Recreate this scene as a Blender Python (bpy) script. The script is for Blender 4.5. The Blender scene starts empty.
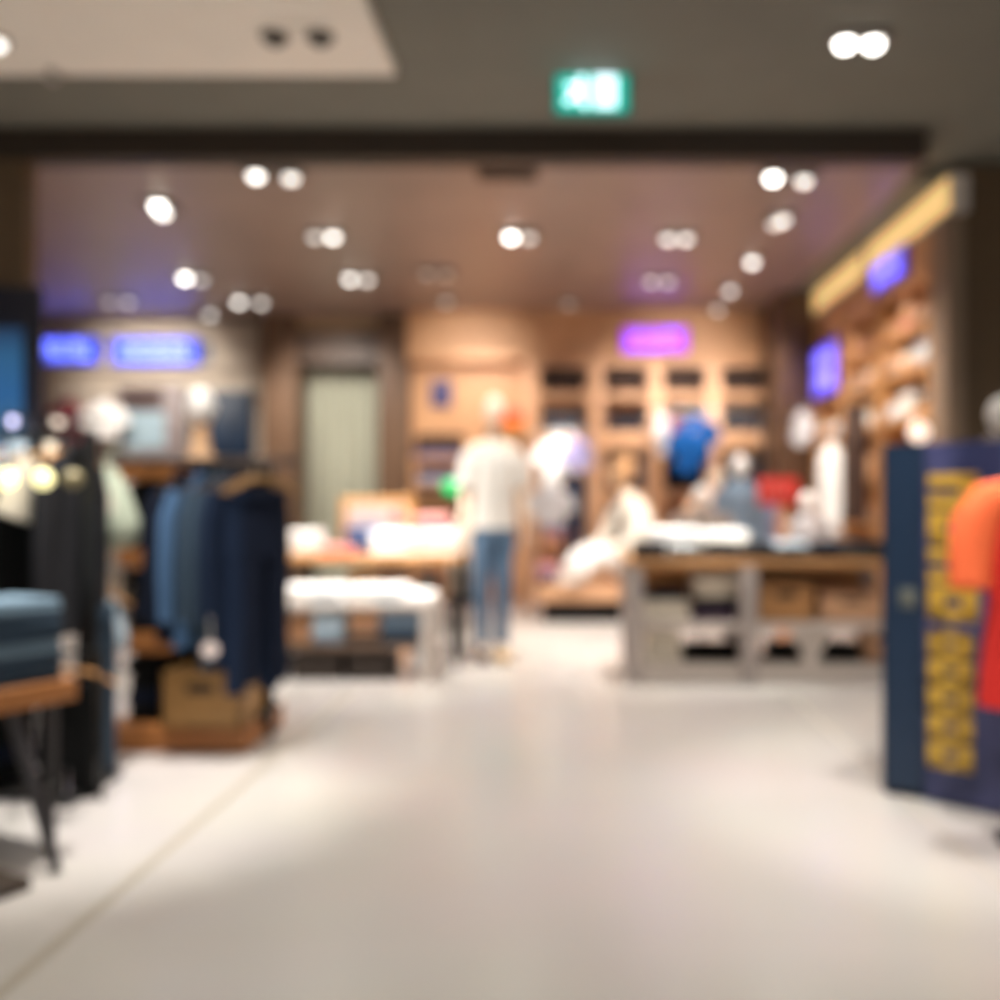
import bpy, bmesh, math, random
from mathutils import Vector, Matrix
random.seed(7)
scene = bpy.context.scene
COL = scene.collection
PI = math.pi
H = 1.15            # camera height
VPX = 575.0         # vanishing point column of the photograph

def X(px, Y): return (px - VPX) * Y / 1000.0
def Z(py, Y): return H + (500.0 - py) * Y / 1000.0

# ------------------------------------------------------------------ materials
MATS = {}
def lin(c):
    return tuple(((v/255.0)/12.92 if v/255.0 <= .04045 else ((v/255.0+.055)/1.055)**2.4) for v in c)
def mat(name, rgb, rough=.6, metal=0.0, noise=0.0, nscale=30, bump=0.0, coat=0.0, spec=.5, stretch=None, dark=None):
    if name in MATS: return MATS[name]
    m = bpy.data.materials.new(name); m.use_nodes = True
    nt = m.node_tree; b = nt.nodes['Principled BSDF']
    c = lin(rgb) + (1,)
    b.inputs['Base Color'].default_value = c
    b.inputs['Roughness'].default_value = rough
    b.inputs['Metallic'].default_value = metal
    b.inputs['Specular IOR Level'].default_value = spec
    if coat: b.inputs['Coat Weight'].default_value = coat
    if noise or bump:
        tc = nt.nodes.new('ShaderNodeTexCoord'); mp = nt.nodes.new('ShaderNodeMapping')
        if stretch: mp.inputs['Scale'].default_value = stretch
        n = nt.nodes.new('ShaderNodeTexNoise'); n.inputs['Scale'].default_value = nscale; n.inputs['Detail'].default_value = 5
        nt.links.new(tc.outputs['Object'], mp.inputs[0]); nt.links.new(mp.outputs[0], n.inputs['Vector'])
        if noise:
            r = nt.nodes.new('ShaderNodeValToRGB')
            d = lin(dark) if dark else tuple(v*(1-noise) for v in c[:3])
            r.color_ramp.elements[0].color = tuple(d) + (1,); r.color_ramp.elements[0].position = .3
            r.color_ramp.elements[1].color = tuple(min(1, v*(1+noise*.4)) for v in c[:3]) + (1,); r.color_ramp.elements[1].position = .7
            nt.links.new(n.outputs['Fac'], r.inputs[0]); nt.links.new(r.outputs[0], b.inputs['Base Color'])
        if bump:
            bp = nt.nodes.new('ShaderNodeBump'); bp.inputs['Strength'].default_value = bump
            nt.links.new(n.outputs['Fac'], bp.inputs['Height']); nt.links.new(bp.outputs[0], b.inputs['Normal'])
    MATS[name] = m; return m
def emit(name, rgb, s):
    if name in MATS: return MATS[name]
    m = bpy.data.materials.new(name); m.use_nodes = True
    b = m.node_tree.nodes['Principled BSDF']
    b.inputs['Base Color'].default_value = lin(rgb) + (1,)
    b.inputs['Emission Color'].default_value = lin(rgb) + (1,)
    b.inputs['Emission Strength'].default_value = s
    MATS[name] = m; return m
def cloth(name, rgb): return mat('cloth ' + name, rgb, .85, noise=.09, nscale=45, bump=.12, spec=.2)
def wood(name, rgb, d=.3): return mat('wood ' + name, rgb, .5, noise=d, nscale=6, stretch=(1, 8, 8), bump=.05)

# ------------------------------------------------------------------ mesh helpers
class MB:
    def __init__(s): s.bm = bmesh.new()
    def box(s, x0, x1, y0, y1, z0, z1, rz=0.0, bev=0.0, rot=None):
        c = Vector(((x0+x1)/2, (y0+y1)/2, (z0+z1)/2))
        t = bmesh.new(); bmesh.ops.create_cube(t, size=1)
        for v in t.verts: v.co = Vector((v.co.x*(x1-x0), v.co.y*(y1-y0), v.co.z*(z1-z0)))
        if bev: bmesh.ops.bevel(t, geom=list(t.edges), offset=bev, segments=3, affect='EDGES', profile=.5)
        R = rot if rot is not None else Matrix.Rotation(rz, 3, 'Z')
        for v in t.verts: v.co = R @ v.co + c
        s.merge(t); return s
    def merge(s, t):
        me = bpy.data.meshes.new('tmp'); t.to_mesh(me); t.free(); s.bm.from_mesh(me); bpy.data.meshes.remove(me)
    def tube(s, pts, radii, n=14, ref=(1, 0, 0), rip=0.0, k=6, sq=1.0, cap=True):
        pts = [Vector(p) for p in pts]; rings = []
        for i, p in enumerate(pts):
            t = (pts[min(i+1, len(pts)-1)] - pts[max(i-1, 0)]).normalized()
            r = Vector(ref); a = (r - t*r.dot(t)).normalized(); b = t.cross(a)
            rx, ry = radii[i] if isinstance(radii[i], tuple) else (radii[i], radii[i])
            ring = []
            for j in range(n):
                th = 2*PI*j/n; c_, s_ = math.cos(th), math.sin(th)
                if sq != 1.0: c_ = math.copysign(abs(c_)**sq, c_); s_ = math.copysign(abs(s_)**sq, s_)
                q = 1 + rip*math.cos(k*th + i*.35)
                ring.append(s.bm.verts.new(p + a*rx*c_*q + b*ry*s_*q))
            rings.append(ring)
        for A, B in zip(rings, rings[1:]):
            for j in range(n): s.bm.faces.new((A[j], A[(j+1) % n], B[(j+1) % n], B[j]))
        if cap: s.bm.faces.new(rings[0][::-1]); s.bm.faces.new(rings[-1])
        return s
    def cyl(s, p0, p1, r, n=16, r2=None):
        d = Vector(p1)-Vector(p0)
        ref = (1, 0, 0) if abs(d.normalized().x) < .9 else (0, 1, 0)
        return s.tube([p0, p1], [r, r if r2 is None else r2], n, ref)
    def ball(s, c, r, sz=(1, 1, 1), n=20):
        t = bmesh.new(); bmesh.ops.create_uvsphere(t, u_segments=n, v_segments=n//2+2, radius=r)
        for v in t.verts: v.co = Vector((v.co.x*sz[0], v.co.y*sz[1], v.co.z*sz[2])) + Vector(c)
        s.merge(t); return s
    def poly(s, pts, axis='y', d0=0, d1=.01):
        def P(u, w, d): return (u, d, w) if axis == 'y' else ((d, u, w) if axis == 'x' else (u, w, d))
        a = [s.bm.verts.new(P(u, w, d0)) for u, w in pts]; b = [s.bm.verts.new(P(u, w, d1)) for u, w in pts]
        s.bm.faces.new(a); s.bm.faces.new(b[::-1])
        for i in range(len(pts)):
            j = (i+1) % len(pts); s.bm.faces.new((a[i], b[i], b[j], a[j]))
        return s
    def mesh(s, name, m, smooth=True):
        bmesh.ops.recalc_face_normals(s.bm, faces=list(s.bm.faces))
        me = bpy.data.meshes.new(name); s.bm.to_mesh(me); s.bm.free()
        me.materials.append(m)
        if smooth:
            for p in me.polygons: p.use_smooth = True
            me.set_sharp_from_angle(angle=math.radians(38))
        return me
    def obj(s, name, m, parent=None, loc=(0, 0, 0), rz=0, smooth=True):
        return link(name, s.mesh(name, m, smooth), parent, loc, rz)
def link(name, me, parent=None, loc=(0, 0, 0), rz=0):
    o = bpy.data.objects.new(name, me); COL.objects.link(o)
    o.location = loc; o.rotation_euler = (0, 0, rz)
    if parent is not None: o.parent = parent
    return o
def tag(o, label, cat, group=None, kind=None):
    o['label'] = label; o['category'] = cat
    if group: o['group'] = group
    if kind: o['kind'] = kind
    return o
def thing(name, label, cat, loc=(0, 0, 0), rz=0, group=None):
    o = bpy.data.objects.new(name, None); COL.objects.link(o); o.empty_display_size = .1
    o.location = loc; o.rotation_euler = (0, 0, rz)
    return tag(o, label, cat, group)
def struct(name, mb, m, label=None):
    o = mb.obj(name, m, smooth=False); o['kind'] = 'structure'
    if label: o['label'] = label
    return o

# ------------------------------------------------------------------ palette
GREY = mat('grey ceiling paint', (116, 114, 104), .8, noise=.06, nscale=3)
WHITE_P = mat('cream ceiling paint', (246, 238, 226), .8, noise=.03, nscale=3)
STORE_C = mat('taupe lacquered ceiling', (150, 128, 116), .40, noise=.10, nscale=2, spec=.6)
BROWN = wood('dark brown panel', (98, 76, 50), .2)
LINTEL = wood('very dark lintel', (54, 40, 26), .25)
COLUMN = wood('brown column veneer', (112, 84, 62), .2)
PEACH = wood('warm maple', (222, 172, 132), .12)
PEACH_D = wood('warm oak panel', (206, 156, 112), .12)
HONEY = wood('honey wood', (196, 142, 88), .2)
CEDAR = wood('orange wood', (176, 112, 56), .25)
KRAFT = wood('kraft crate', (176, 132, 76), .2)
BLACK = mat('black metal', (16, 17, 17), .4)
CHROME = mat('brushed steel', (190, 188, 184), .3, metal=1)
OFFW = mat('off white laminate', (212, 200, 190), .5, noise=.04)
TOE = mat('matt black toe kick', (12, 12, 12), .8)
BEIGEW = mat('beige wall paint', (205, 190, 172), .8, noise=.04, nscale=3)
SKIN = mat('cream mannequin shell', (236, 214, 190), .45)
WSHELL = mat('white mannequin shell', (245, 240, 234), .4)
TANSHELL = mat('tan mannequin shell', (200, 158, 118), .5)

CL = {k: cloth(k, v) for k, v in dict(
    white=(246, 243, 238), cream=(238, 230, 214), ivory=(228, 218, 200), paleblue=(178, 196, 208), denim=(70, 98, 134), middenim=(76, 106, 142),
    greydenim=(56, 72, 88), navy=(24, 38, 62), deepnavy=(16, 24, 42), black=(13, 14, 15), charcoal=(46, 46, 50), teal=(120, 150, 158), darkteal=(32, 44, 50),
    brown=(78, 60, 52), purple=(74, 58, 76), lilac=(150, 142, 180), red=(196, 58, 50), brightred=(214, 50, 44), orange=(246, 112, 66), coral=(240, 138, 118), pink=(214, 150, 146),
    maroon=(140, 62, 72), blue=(8, 72, 136), royal=(30, 74, 150), sage=(182, 190, 170), tan=(212, 160, 112), peach=(236, 190, 156), mustard=(206, 148, 62), greyblue=(120, 138, 156),
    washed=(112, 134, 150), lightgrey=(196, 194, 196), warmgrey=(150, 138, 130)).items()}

# ------------------------------------------------------------------ the setting
fl = bpy.data.materials.new('polished stone floor'); fl.use_nodes = True
nt = fl.node_tree; b = nt.nodes['Principled BSDF']
tc = nt.nodes.new('ShaderNodeTexCoord'); br = nt.nodes.new('ShaderNodeTexBrick')
br.offset = 0; br.inputs['Scale'].default_value = 1; br.inputs['Brick Width'].default_value = 1.3; br.inputs['Row Height'].default_value = 1.3
br.inputs['Mortar Size'].default_value = .003; br.inputs['Color1'].default_value = lin((203, 196, 190)) + (1,)
br.inputs['Color2'].default_value = lin((200, 193, 187)) + (1,); br.inputs['Mortar'].default_value = lin((203, 196, 190)) + (1,)
nt.links.new(tc.outputs['Object'], br.inputs['Vector'])
nn = nt.nodes.new('ShaderNodeTexNoise'); nn.inputs['Scale'].default_value = 1.3; nn.inputs['Detail'].default_value = 6
nt.links.new(tc.outputs['Object'], nn.inputs['Vector'])
mx = nt.nodes.new('ShaderNodeMix'); mx.data_type = 'RGBA'; mx.blend_type = 'MULTIPLY'; mx.inputs[0].default_value = .12
nt.links.new(br.outputs['Color'], mx.inputs[6]); nt.links.new(nn.outputs['Color'], mx.inputs[7]); nt.links.new(mx.outputs[2], b.inputs['Base Color'])
b.inputs['Roughness'].default_value = .24; b.inputs['Specular IOR Level'].default_value = .42
struct('floor', MB().box(-8, 7, -4, 13.2, -.1, 0), fl)
JOINT = mat('brown stone inlay', (172, 162, 146), .4)
struct('trim_1', MB().box(-1.36, -1.325, -3, 6.0, 0, .0015), JOINT, 'thin grey-brown inlay line in the floor beside the denim racks')
struct('trim_2', MB().box(1.265, 1.28, -3, 6.0, 0, .0015), mat('pale joint', (186, 176, 162), .5), 'thin pale joint line in the floor by the navy stand')
struct('ceiling', MB().box(-8, 7, -4, 6.20, 3.40, 3.55).box(2.2, 7, 6.2, 6.75, 3.40, 3.55), GREY)
struct('trim_3', MB().box(-5.5, X(397, 5.2), -1.0, 5.16, 3.34, 3.40), WHITE_P, 'cream dropped ceiling raft')
struct('trim_4', MB().box(-5.5, 2.13, 6.05, 6.22, 3.22, 3.40), LINTEL, 'dark brown lintel over the shop entrance')
struct('ceiling_store', MB().box(-8, 2.2, 6.22, 13.0, 3.28, 3.40), STORE_C)
struct('trim_5', MB().box(2.2, 2.95, 6.75, 11.6, 3.30, 3.40), GREY, 'grey soffit above the lit cornice')
struct('wall_right', MB().box(2.85, 3.0, 6.9, 12.6, 0, 3.4), PEACH_D)
struct('wall_front_right', MB().box(2.55, 7, 6.72, 6.9, 0, 3.40), BROWN)
struct('wall_front_left', MB().box(-8, -3.33, 6.07, 6.19, 0, 3.22), BROWN)
struct('wall_left', MB().box(-8.1, -8, -4, 13.0, 0, 3.4), BEIGEW)
struct('wall_outer_right', MB().box(7, 7.1, -4, 6.9, 0, 3.4), BEIGEW)
struct('wall_back', MB().box(-8, 3, 12.9, 13.1, 0, 3.4), BEIGEW)
struct('wall_back_left', MB().box(-8, X(262, 12), 12.0, 12.12, 0, 3.28), BEIGEW)
struct('wall_back_middle', MB().box(X(410, 11.5), 2.85, 11.5, 11.62, 0, 3.28), PEACH_D)
JAMB = mat('grey-beige jamb', (134, 112, 92), .6)
struct('trim_6', MB().box(2.45, 2.57, 6.6, 6.9, 0, 3.04), JAMB, 'grey-brown jamb at the end of the wall shelves')
struct('column_1', MB().box(X(262, 11.5), X(296, 11.5), 11.5, 12.0, 0, 3.28), COLUMN, 'brown column between the beige wall and the pale curtain')
struct('column_2', MB().box(X(378, 11.4), X(410, 11.4), 11.4, 12.0, 0, 3.28), COLUMN, 'brown column between the pale curtain and the maple wall')
struct('column_3', MB().box(X(778, 10.3), 2.46, 10.3, 11.5, 0, 3.28), wood('dark column', (92, 66, 46), .2), 'dark brown column in the corner beside the wall shelves')
struct('trim_7', MB().box(X(296, 11.6), X(378, 11.6), 11.6, 11.9, Z(364, 11.6), Z(331, 11.6)), wood('header brown', (84, 62, 46), .2), 'brown header over the curtained opening')
struct('trim_8', MB().box(X(296, 11.6), X(378, 11.6), 11.62, 11.9, Z(331, 11.6), 3.28), mat('tan header', (176, 148, 116), .7), 'tan strip above the curtained opening')
struct('trim_9', MB().box(X(410, 11.42), X(778, 11.1), 11.2, 11.5, Z(361, 11.2), 3.28), PEACH_D, 'maple fascia above the back wall shelving')
struct('trim_10', MB().box(-7.2, X(262, 11.9), 11.8, 12.0, Z(372, 11.9), 3.22), BEIGEW, 'beige fascia behind the blue signs')

# lit cornice: two warm light panels along the right wall
for (y0, y1), lb in (((6.55, 8.42), 'longer warm yellow cornice light panel, next to the grey-brown jamb'), ((8.54, 10.28), 'warm yellow cornice light panel at the dark column end')):
    t = thing('cornice_light', lb, 'light panel', (2.46, (y0+y1)/2, 3.05), 0, 'lit cornice panels over the wall shelves')
    L = (y1-y0)/2
    MB().box(0, .12, -L, L, 0, .24).obj('housing', OFFW, t)
    MB().box(-.012, 0, -L+.02, L-.02, .015, .225).obj('diffuser', emit('warm cornice', (250, 210, 138), .72), t)

# ------------------------------------------------------------------ lamps
def spot(loc, power, size=100, blend=.7, col=(1, .95, .89), tgt=None, r=.06):
    l = bpy.data.lights.new('spot', 'SPOT'); l.energy = power; l.spot_size = math.radians(size); l.spot_blend = blend; l.color = col; l.shadow_soft_size = r
    o = bpy.data.objects.new('spot_light', l); COL.objects.link(o); o.location = loc
    if tgt is not None: o.rotation_euler = (Vector(tgt)-Vector(loc)).to_track_quat('-Z', 'Y').to_euler()
    return o
fix_n = 0
def fixture(pxa, pya, sa, pxb, pyb, sb, lb, power, ceil=3.28, col=(1, .94, .87), gap=None):
    """recessed twin ceiling spotlight; s* = brightness of each lamp (0 = off)"""
    bz = ceil - .035
    Ya = (bz-H)*1000/(500-pya); a = Vector((X(pxa, Ya), Ya, ceil)); 
    if pxb is None: b_ = None; c = a
    else:
        Yb = (bz-H)*1000/(500-pyb); b_ = Vector((X(pxb, Yb), Yb, ceil)); c = (a+b_)/2
    t = thing('ceiling_spotlight', lb, 'ceiling light', tuple(c), 0, 'recessed spotlights in the ceiling')
    dx = .09 if b_ is None else abs(a.x-b_.x)/2+.085; dy = .09 if b_ is None else abs(a.y-b_.y)/2+.085
    MB().box(-dx, dx, -dy, dy, -.012, 0).obj('trim_plate', WHITE_P if (sa == 0 or pxa < 0) else mat('lamp trim', (90, 78, 70), .5), t)
    for p, s_ in ((a, sa), (b_, sb)):
        if p is None: continue
        q = p - c
        ring = MB().cyl((q.x, q.y, -.03), (q.x, q.y, 0), .066).obj('lamp_ring', mat('ring', (120, 112, 104), .4), t)
        m = mat('unlit lamp glass', (60, 58, 52), .3) if s_ == 0 else emit('lamp %.2f' % s_, (255, 250, 242), s_)
        MB().ball((q.x, q.y, -.032), .045, (1, 1, .8), 16).obj('bulb', m, t)
    if power: spot((c.x, c.y, ceil-.13), power, 130, .8, col)
    return t
B1, B2, B3, B4 = 9, 4.5, 2.3, 1.2
F = [  # pixel a, strength, pixel b, strength, label, power
 (158, 206, B1, 163, 213, B2, 'brightest twin spotlight above the denim racks, nearly merged pair', 1),
 (256, 176, B2, 291, 178, B3, 'twin spotlight close behind the lintel, between raft corner and column line', 1),
 (333, 237, B2, 315, 237, B4, 'twin spotlight with a dim and a bright bulb above the white-topped table', 1),
 (185, 278, B1, 201, 280, B4, 'twin spotlight with one bright bulb ahead of the blue signs', 1),
 (128, 302, B4, 109, 302, B4*.3, 'faint twin spotlight just over the longer blue sign', 0),
 (239, 302, B2, 261, 303, B3, 'twin spotlight nearest the brown column by the curtain', 1),
 (350, 279, B2, 367, 280, B3, 'twin spotlight in front of the curtained opening', 1),
 (511, 237, B1, 529, 238, B4, 'twin spotlight in line with the standing mannequin, one bulb dazzling', 1),
 (668, 239, B3, 686, 239, B3, 'evenly lit twin spotlight in line with the purple sign', 1),
 (651, 282, B4, 668, 282, B4, 'dim twin spotlight directly over the purple sign', 1),
 (773, 178, B1, 804, 181, B3, 'widest spaced twin spotlight near the lit cornice', 1),
 (783, 220, B3, 775, 224, B4, 'overlapping twin spotlight second in the row along the cornice', 1),
 (752, 262, B2, None, None, 0, 'single bright spotlight third in the row along the cornice', 1),
 (730, 291, B3, None, None, 0, 'single spotlight fourth in the row along the cornice', 1),
 (718, 310, B4, None, None, 0, 'dimmest single spotlight at the shelving end of the cornice row', 0),
 (427, 274, B4*.12, 446, 275, B4*.06, 'almost unlit twin spotlight between curtain and mannequin', 0),
 (446, 302, B4*.3, None, None, 0, 'very faint single spotlight above the maple fascia', 0),
 (569, 304, B4*.25, None, None, 0, 'very faint single spotlight ahead of the fascia beside the purple sign', 0),
 (210, 315, B3, None, None, 0, 'single spotlight just above the end of the longer blue sign', 0),
]
for f in F:
    fixture(*f[:7], 105 if f[7] else 0)
# lamps of the concourse ceiling
fixture(845, 44, 9, 873, 44, 9, 'bright twin spotlight in the grey ceiling above the lintel end', 60, 3.40)
fixture(275, 40, 0, 320, 40, 0, 'switched-off twin spotlight in the cream ceiling raft', 0, 3.34)
fixture(-4, 44, 2.2, None, None, 0, 'single lit spotlight at the edge of the cream ceiling raft', 0, 3.34)
t = MB().cyl((0, 0, 0), (0, 0, -.05), .03, 12).ball((0, 0, -.05), .02).obj('ceiling_sprinkler', CHROME, None, (X(53, 5.1), 5.1, 3.34))
tag(t, 'small sprinkler head by the edge of the cream raft', 'sprinkler')
vt = thing('ceiling_vent', 'brown square air vent in the shop ceiling above the mannequin', 'vent', (X(507, 6.5), 6.5, 3.28))
MB().box(-.2, .2, -.13, .13, -.015, 0).obj('frame', wood('vent brown', (84, 62, 48)), vt)
m_ = MB()
for k in range(5): m_.box(-.17, .17, -.10+.045*k, -.08+.045*k, -.022, -.014)
m_.obj('grille', LINTEL, vt)
# off-frame downlights of the concourse
for x, y, e, a in ((-1.8, 3.75, 600, 40), (-1.8, 3.4, 110, 110), (1.45, 3.5, 260, 58), (0.2, 4.3, 100, 110), (0.3, 2.3, 85, 110), (1.3, 1.9, 60, 110), (3.2, 5.0, 70, 110), (-3.8, 4.6, 180, 110), (1.2, .6, 25, 110)):
    spot((x, y, 3.30 if x < -.9 else 3.36), e, a, .8, (1, .97, .92), r=.08)
# added spots without fixtures, aimed to brighten the shelving
for x, y, tx, ty, tz, e in ((-1.05, 10.1, -1.1, 11.5, 1.5, 120), (.6, 9.6, .7, 11.3, 1.5, 105), (1.7, 9.6, 1.6, 11.3, 1.5, 90),
                            (1.5, 7.6, 2.6, 7.6, 1.5, 80), (1.5, 9.2, 2.6, 9.3, 1.5, 80), (-4.7, 10.2, -4.8, 12, 1.9, 90), (-2.7, 10.1, -2.8, 12.3, 1.4, 140)):
    spot((x, y, 3.08), e, 84, .9, (1, .89, .77) if x > -2 else (1, .95, .88), (tx, ty, tz))
for x, y, tx, ty, tz, e, a in ((-1.3, 6.5, -1.35, 7.0, .8, 330, 48), (-1.3, 6.3, -1.3, 6.5, .6, 200, 45), (.75, 6.4, .75, 6.6, .8, 330, 40), (1.7, 6.4, 1.7, 6.6, .8, 130, 40),
        (-.6, 6.3, -.58, 7.15, 1.3, 120, 40), (.3, 8.2, .5, 9.7, .8, 220, 30), (0, 7.7, 0.0, 8.2, 0, 260, 50), (-.1, 9.2, -.2, 10.4, 1.55, 420, 22), (1.2, 9.4, 1.2, 10.7, 1.8, 60, 30),
        (1.6, 7.0, 1.6, 7.9, 1.2, 70, 30), (-1.6, 3.6, -1.82, 4.86, 1.58, 170, 14), (-1.5, 3.6, -1.5, 4.5, .8, 60, 50)):
    spot((x, y, 3.15), e, a, .7, (1, .97, .92), (tx, ty, tz))  # added aimed spots, no fixtures, lifting tables, mannequins and hung clothes
for x, y, tx, ty, tz, e, a in ((-4.9, 9.6, -5.0, 11.8, 2.5, 260, 60), (-1.2, 9.2, -1.2, 11.3, 2.5, 150, 56), (1.2, 9.2, 1.2, 11.3, 2.5, 120, 60), (-2.9, 9.6, -2.9, 11.7, 2.3, 100, 44)):
    spot((x, y, 3.0), e, a, 1.0, (1, .92, .84), (tx, ty, tz))  # extra spots without fixtures, added to lift the dim fascias
for x, y, tx, ty, tz, e, a in ((.6, 5.3, .85, 6.6, .86, 520, 20), (-1.0, 5.6, -1.12, 7.05, .84, 480, 20), (-1.7, 5.6, -1.9, 7.05, .84, 420, 14), (-1.4, 5.1, -1.4, 6.5, .62, 420, 24),
        (-.4, 5.4, -.58, 7.15, 1.3, 110, 22), (1.6, 5.3, 1.6, 6.7, .8, 160, 24), (1.0, 2.5, 1.5, 3.5, .9, 230, 46)):
    spot((x, y, 3.33), e, a, .6, (1, .97, .93), (tx, ty, tz))  # camera-side spots added without fixtures, for pile fronts and the red coat

# ------------------------------------------------------------------ signs
def sign_box(name, w, h, d, label, cat, loc, rz, back, face, glyph, strokes):
    t = thing(name, label, cat, loc, rz)
    MB().box(-w/2, w/2, 0, d, -h/2, h/2, bev=min(h, w)*.12).obj('case', back, t)
    MB().box(-w/2+.02, w/2-.02, -.008, 0, -h/2+.02, h/2-.02, bev=.003).obj('lit_face', face, t)
    g = MB()
    for (u0, u1, v0, v1) in strokes:
        g.box(-w/2+w*u0, -w/2+w*u1, -.014, -.008, -h/2+h*v0, -h/2+h*v1)
    g.obj('lettering', glyph, t)
    return t
def strokes(n, rows=1, seed=1, m=.12):
    r = random.Random(seed); out = []
    for q in range(rows):
        v0 = m+.08+(1-2*m)*q/rows; hh = (1-2*m)/rows-.12
        for i in range(n):
            u = m+(1-2*m)*i/n; w = (1-2*m)/n*.72
            out.append((u, u+w*.32, v0, v0+hh))
            k = r.choice((0, 1, 2))
            if k != 1: out.append((u, u+w, v0+hh*.8, v0+hh))
            if k != 0: out.append((u, u+w, v0, v0+hh*.2))
            if k != 2: out.append((u+w*.68, u+w, v0, v0+hh))
            out.append((u, u+w*.8, v0+hh*.4, v0+hh*.6))
    return out
BLUEF = emit('blue sign face', (36, 66, 225), .82)
BLUEG = emit('pale blue sign letters', (150, 165, 255), 1.5)
NAVYC = mat('navy sign case', (20, 34, 90), .4)
Ys = 11.74
sign_box('wall_sign', .80, .34, .06, 'shorter glowing blue sign on the beige fascia, nearest the entrance pillar', 'sign', (X(67, Ys), Ys, Z(350.5, Ys)), 0, NAVYC, BLUEF, BLUEG, strokes(5, 1, 3, .14))
sign_box('wall_sign', 1.06, .34, .06, 'longer glowing blue sign on the beige fascia, nearer the brown column', 'sign', (X(155, Ys), Ys, Z(351.5, Ys)), 0, NAVYC, BLUEF, BLUEG, strokes(7, 1, 5, .12))
MB_ = MB().box(X(203, Ys), X(209, Ys), Ys, Ys+.05, Z(363, Ys), Z(343, Ys)).obj('sign_bracket', NAVYC)
tag(MB_, 'small navy bracket at the end of the longer blue sign', 'bracket')
sign_box('wall_sign', .76, .31, .07, 'glowing magenta sign on the maple fascia over the back shelving', 'sign', (X(655, 11.1), 11.1, Z(340, 11.1)), 0,
         mat('magenta case', (120, 30, 140), .4), emit('magenta face', (185, 50, 225), .78), emit('lilac letters', (175, 125, 255), 1.0), strokes(6, 1, 9, .1))
VIO = emit('violet sign face', (92, 78, 235), .55); VIOG = emit('lavender letters', (160, 150, 255), .95)
VC = mat('purple case', (90, 40, 150), .4)
sign_box('wall_sign', .86, .26, .05, 'glowing violet sign just under the lit cornice', 'sign', (2.44, 7.80, 2.94), -PI/2, VC, VIO, VIOG, strokes(6, 1, 4, .1))
sign_box('wall_sign', .95, .52, .05, 'glowing blue-violet two-line sign high on the wall shelves by the dark column', 'sign', (2.44, 9.75, 2.42), -PI/2, VC, VIO, VIOG, strokes(5, 2, 6, .1))

# exit sign
Ye = 5.3
t = thing('exit_sign', 'hanging green emergency exit sign with white running figure', 'exit sign', (X(592, Ye), Ye, Z(91, Ye)))
MB().box(-.205, .205, 0, .05, -.125, .115, bev=.01).obj('case', mat('teal sign case', (0, 120, 105), .4), t)
MB().box(-.19, .19, -.006, 0, -.11, .10).obj('lit_panel', emit('teal panel', (0, 190, 170), .8), t)
g = MB()
g.poly([(.01, -.09), (.13, -.09), (.13, .08), (.01, .08)], 'y', -.012, -.007)
g.obj('door_pictogram', emit('white pictogram', (215, 248, 255), 1.9), t)
g = MB()
g.ball((-.055, -.012, .06), .018, (1, .4, 1), 12)
g.poly([(-.10, .03), (-.045, .045), (-.02, .0), (-.045, -.02), (-.02, -.085), (-.05, -.09), (-.075, -.03), (-.13, -.075), (-.145, -.055), (-.09, .0), (-.135, .02), (-.14, .04)], 'y', -.012, -.007)
g.obj('running_figure', emit('white figure', (215, 248, 255), 2.6), t)
for x in (-.12, .12): MB().cyl((x, .025, .11), (x, .025, 3.40-Z(91, Ye)), .006, 8).obj('hanging_rod', CHROME, t)

# ------------------------------------------------------------------ garments
_cache = {}
def folded_mesh(w, d, h, key, m):
    k = (round(w, 3), round(d, 3), round(h, 3), m.name)
    if k not in _cache:
        b_ = MB(); b_.box(-w/2, w/2, -d/2, d/2, 0, h*.54, bev=min(h*.24, .02)).box(-w/2+.004, w/2-.006, -d/2+.003, d/2, h*.46, h, bev=min(h*.24, .02))
        b_.tube([(-w/2+.01, -d/2+h*.22, h*.5), (w/2-.01, -d/2+h*.22, h*.5)], [h*.3, h*.3], 10, (0, 1, 0))
        me = b_.mesh('folded_garment', m)
        _cache[k] = me
    return _cache[k]
ORD = ['topmost', 'second down', 'third down', 'fourth down', 'fifth down', 'sixth down', 'seventh down', 'eighth down']
def pile(kind, x, y, z, cols, where, w=.3, d=.3, h=.05, rz=0.0, group=None, cname=None):
    """a pile of folded garments, listed bottom to top; every garment is a thing"""
    n = len(cols)
    for i, c in enumerate(cols):
        o = link('folded_' + kind, folded_mesh(w, d, h-.001, '', CL[c]), None, (x+random.uniform(-.006, .006), y+random.uniform(-.006, .006), z+i*h+.001), rz+random.uniform(-.03, .03))
        nm = (cname or {}).get(c, NM.get(c, c))
        if n == 1: lb = '%s folded %s %s' % (nm, kind.replace('_', ' '), where)
        elif cols.count(c) == 1: lb = 'the one %s folded %s in the pile %s' % (nm, kind.replace('_', ' '), where) if len(where.split()) < 8 else '%s folded %s in the pile %s' % (nm, kind.replace('_', ' '), where)
        else: lb = '%s folded %s, %s, %s' % (nm, kind.replace('_', ' '), ('bottom' if i == 0 else ORD[n-1-i]), where)
        if len(lb.split()) > 16: lb = lb.replace(' in the pile ', ' ')
        if len(lb.split()) > 16: print('LONG', len(lb.split()), lb)
        tag(o, lb, 'folded ' + kind.split('_')[-1], group or 'folded clothes piled ' + where)
NM = dict(paleblue='pale blue', middenim='mid-blue denim', greydenim='grey-blue denim', deepnavy='very dark navy', darkteal='dark teal', brightred='bright red', greyblue='grey-blue',
          lightgrey='light grey', warmgrey='warm grey', sage='pale sage', washed='washed blue', lilac='lilac')

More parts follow.
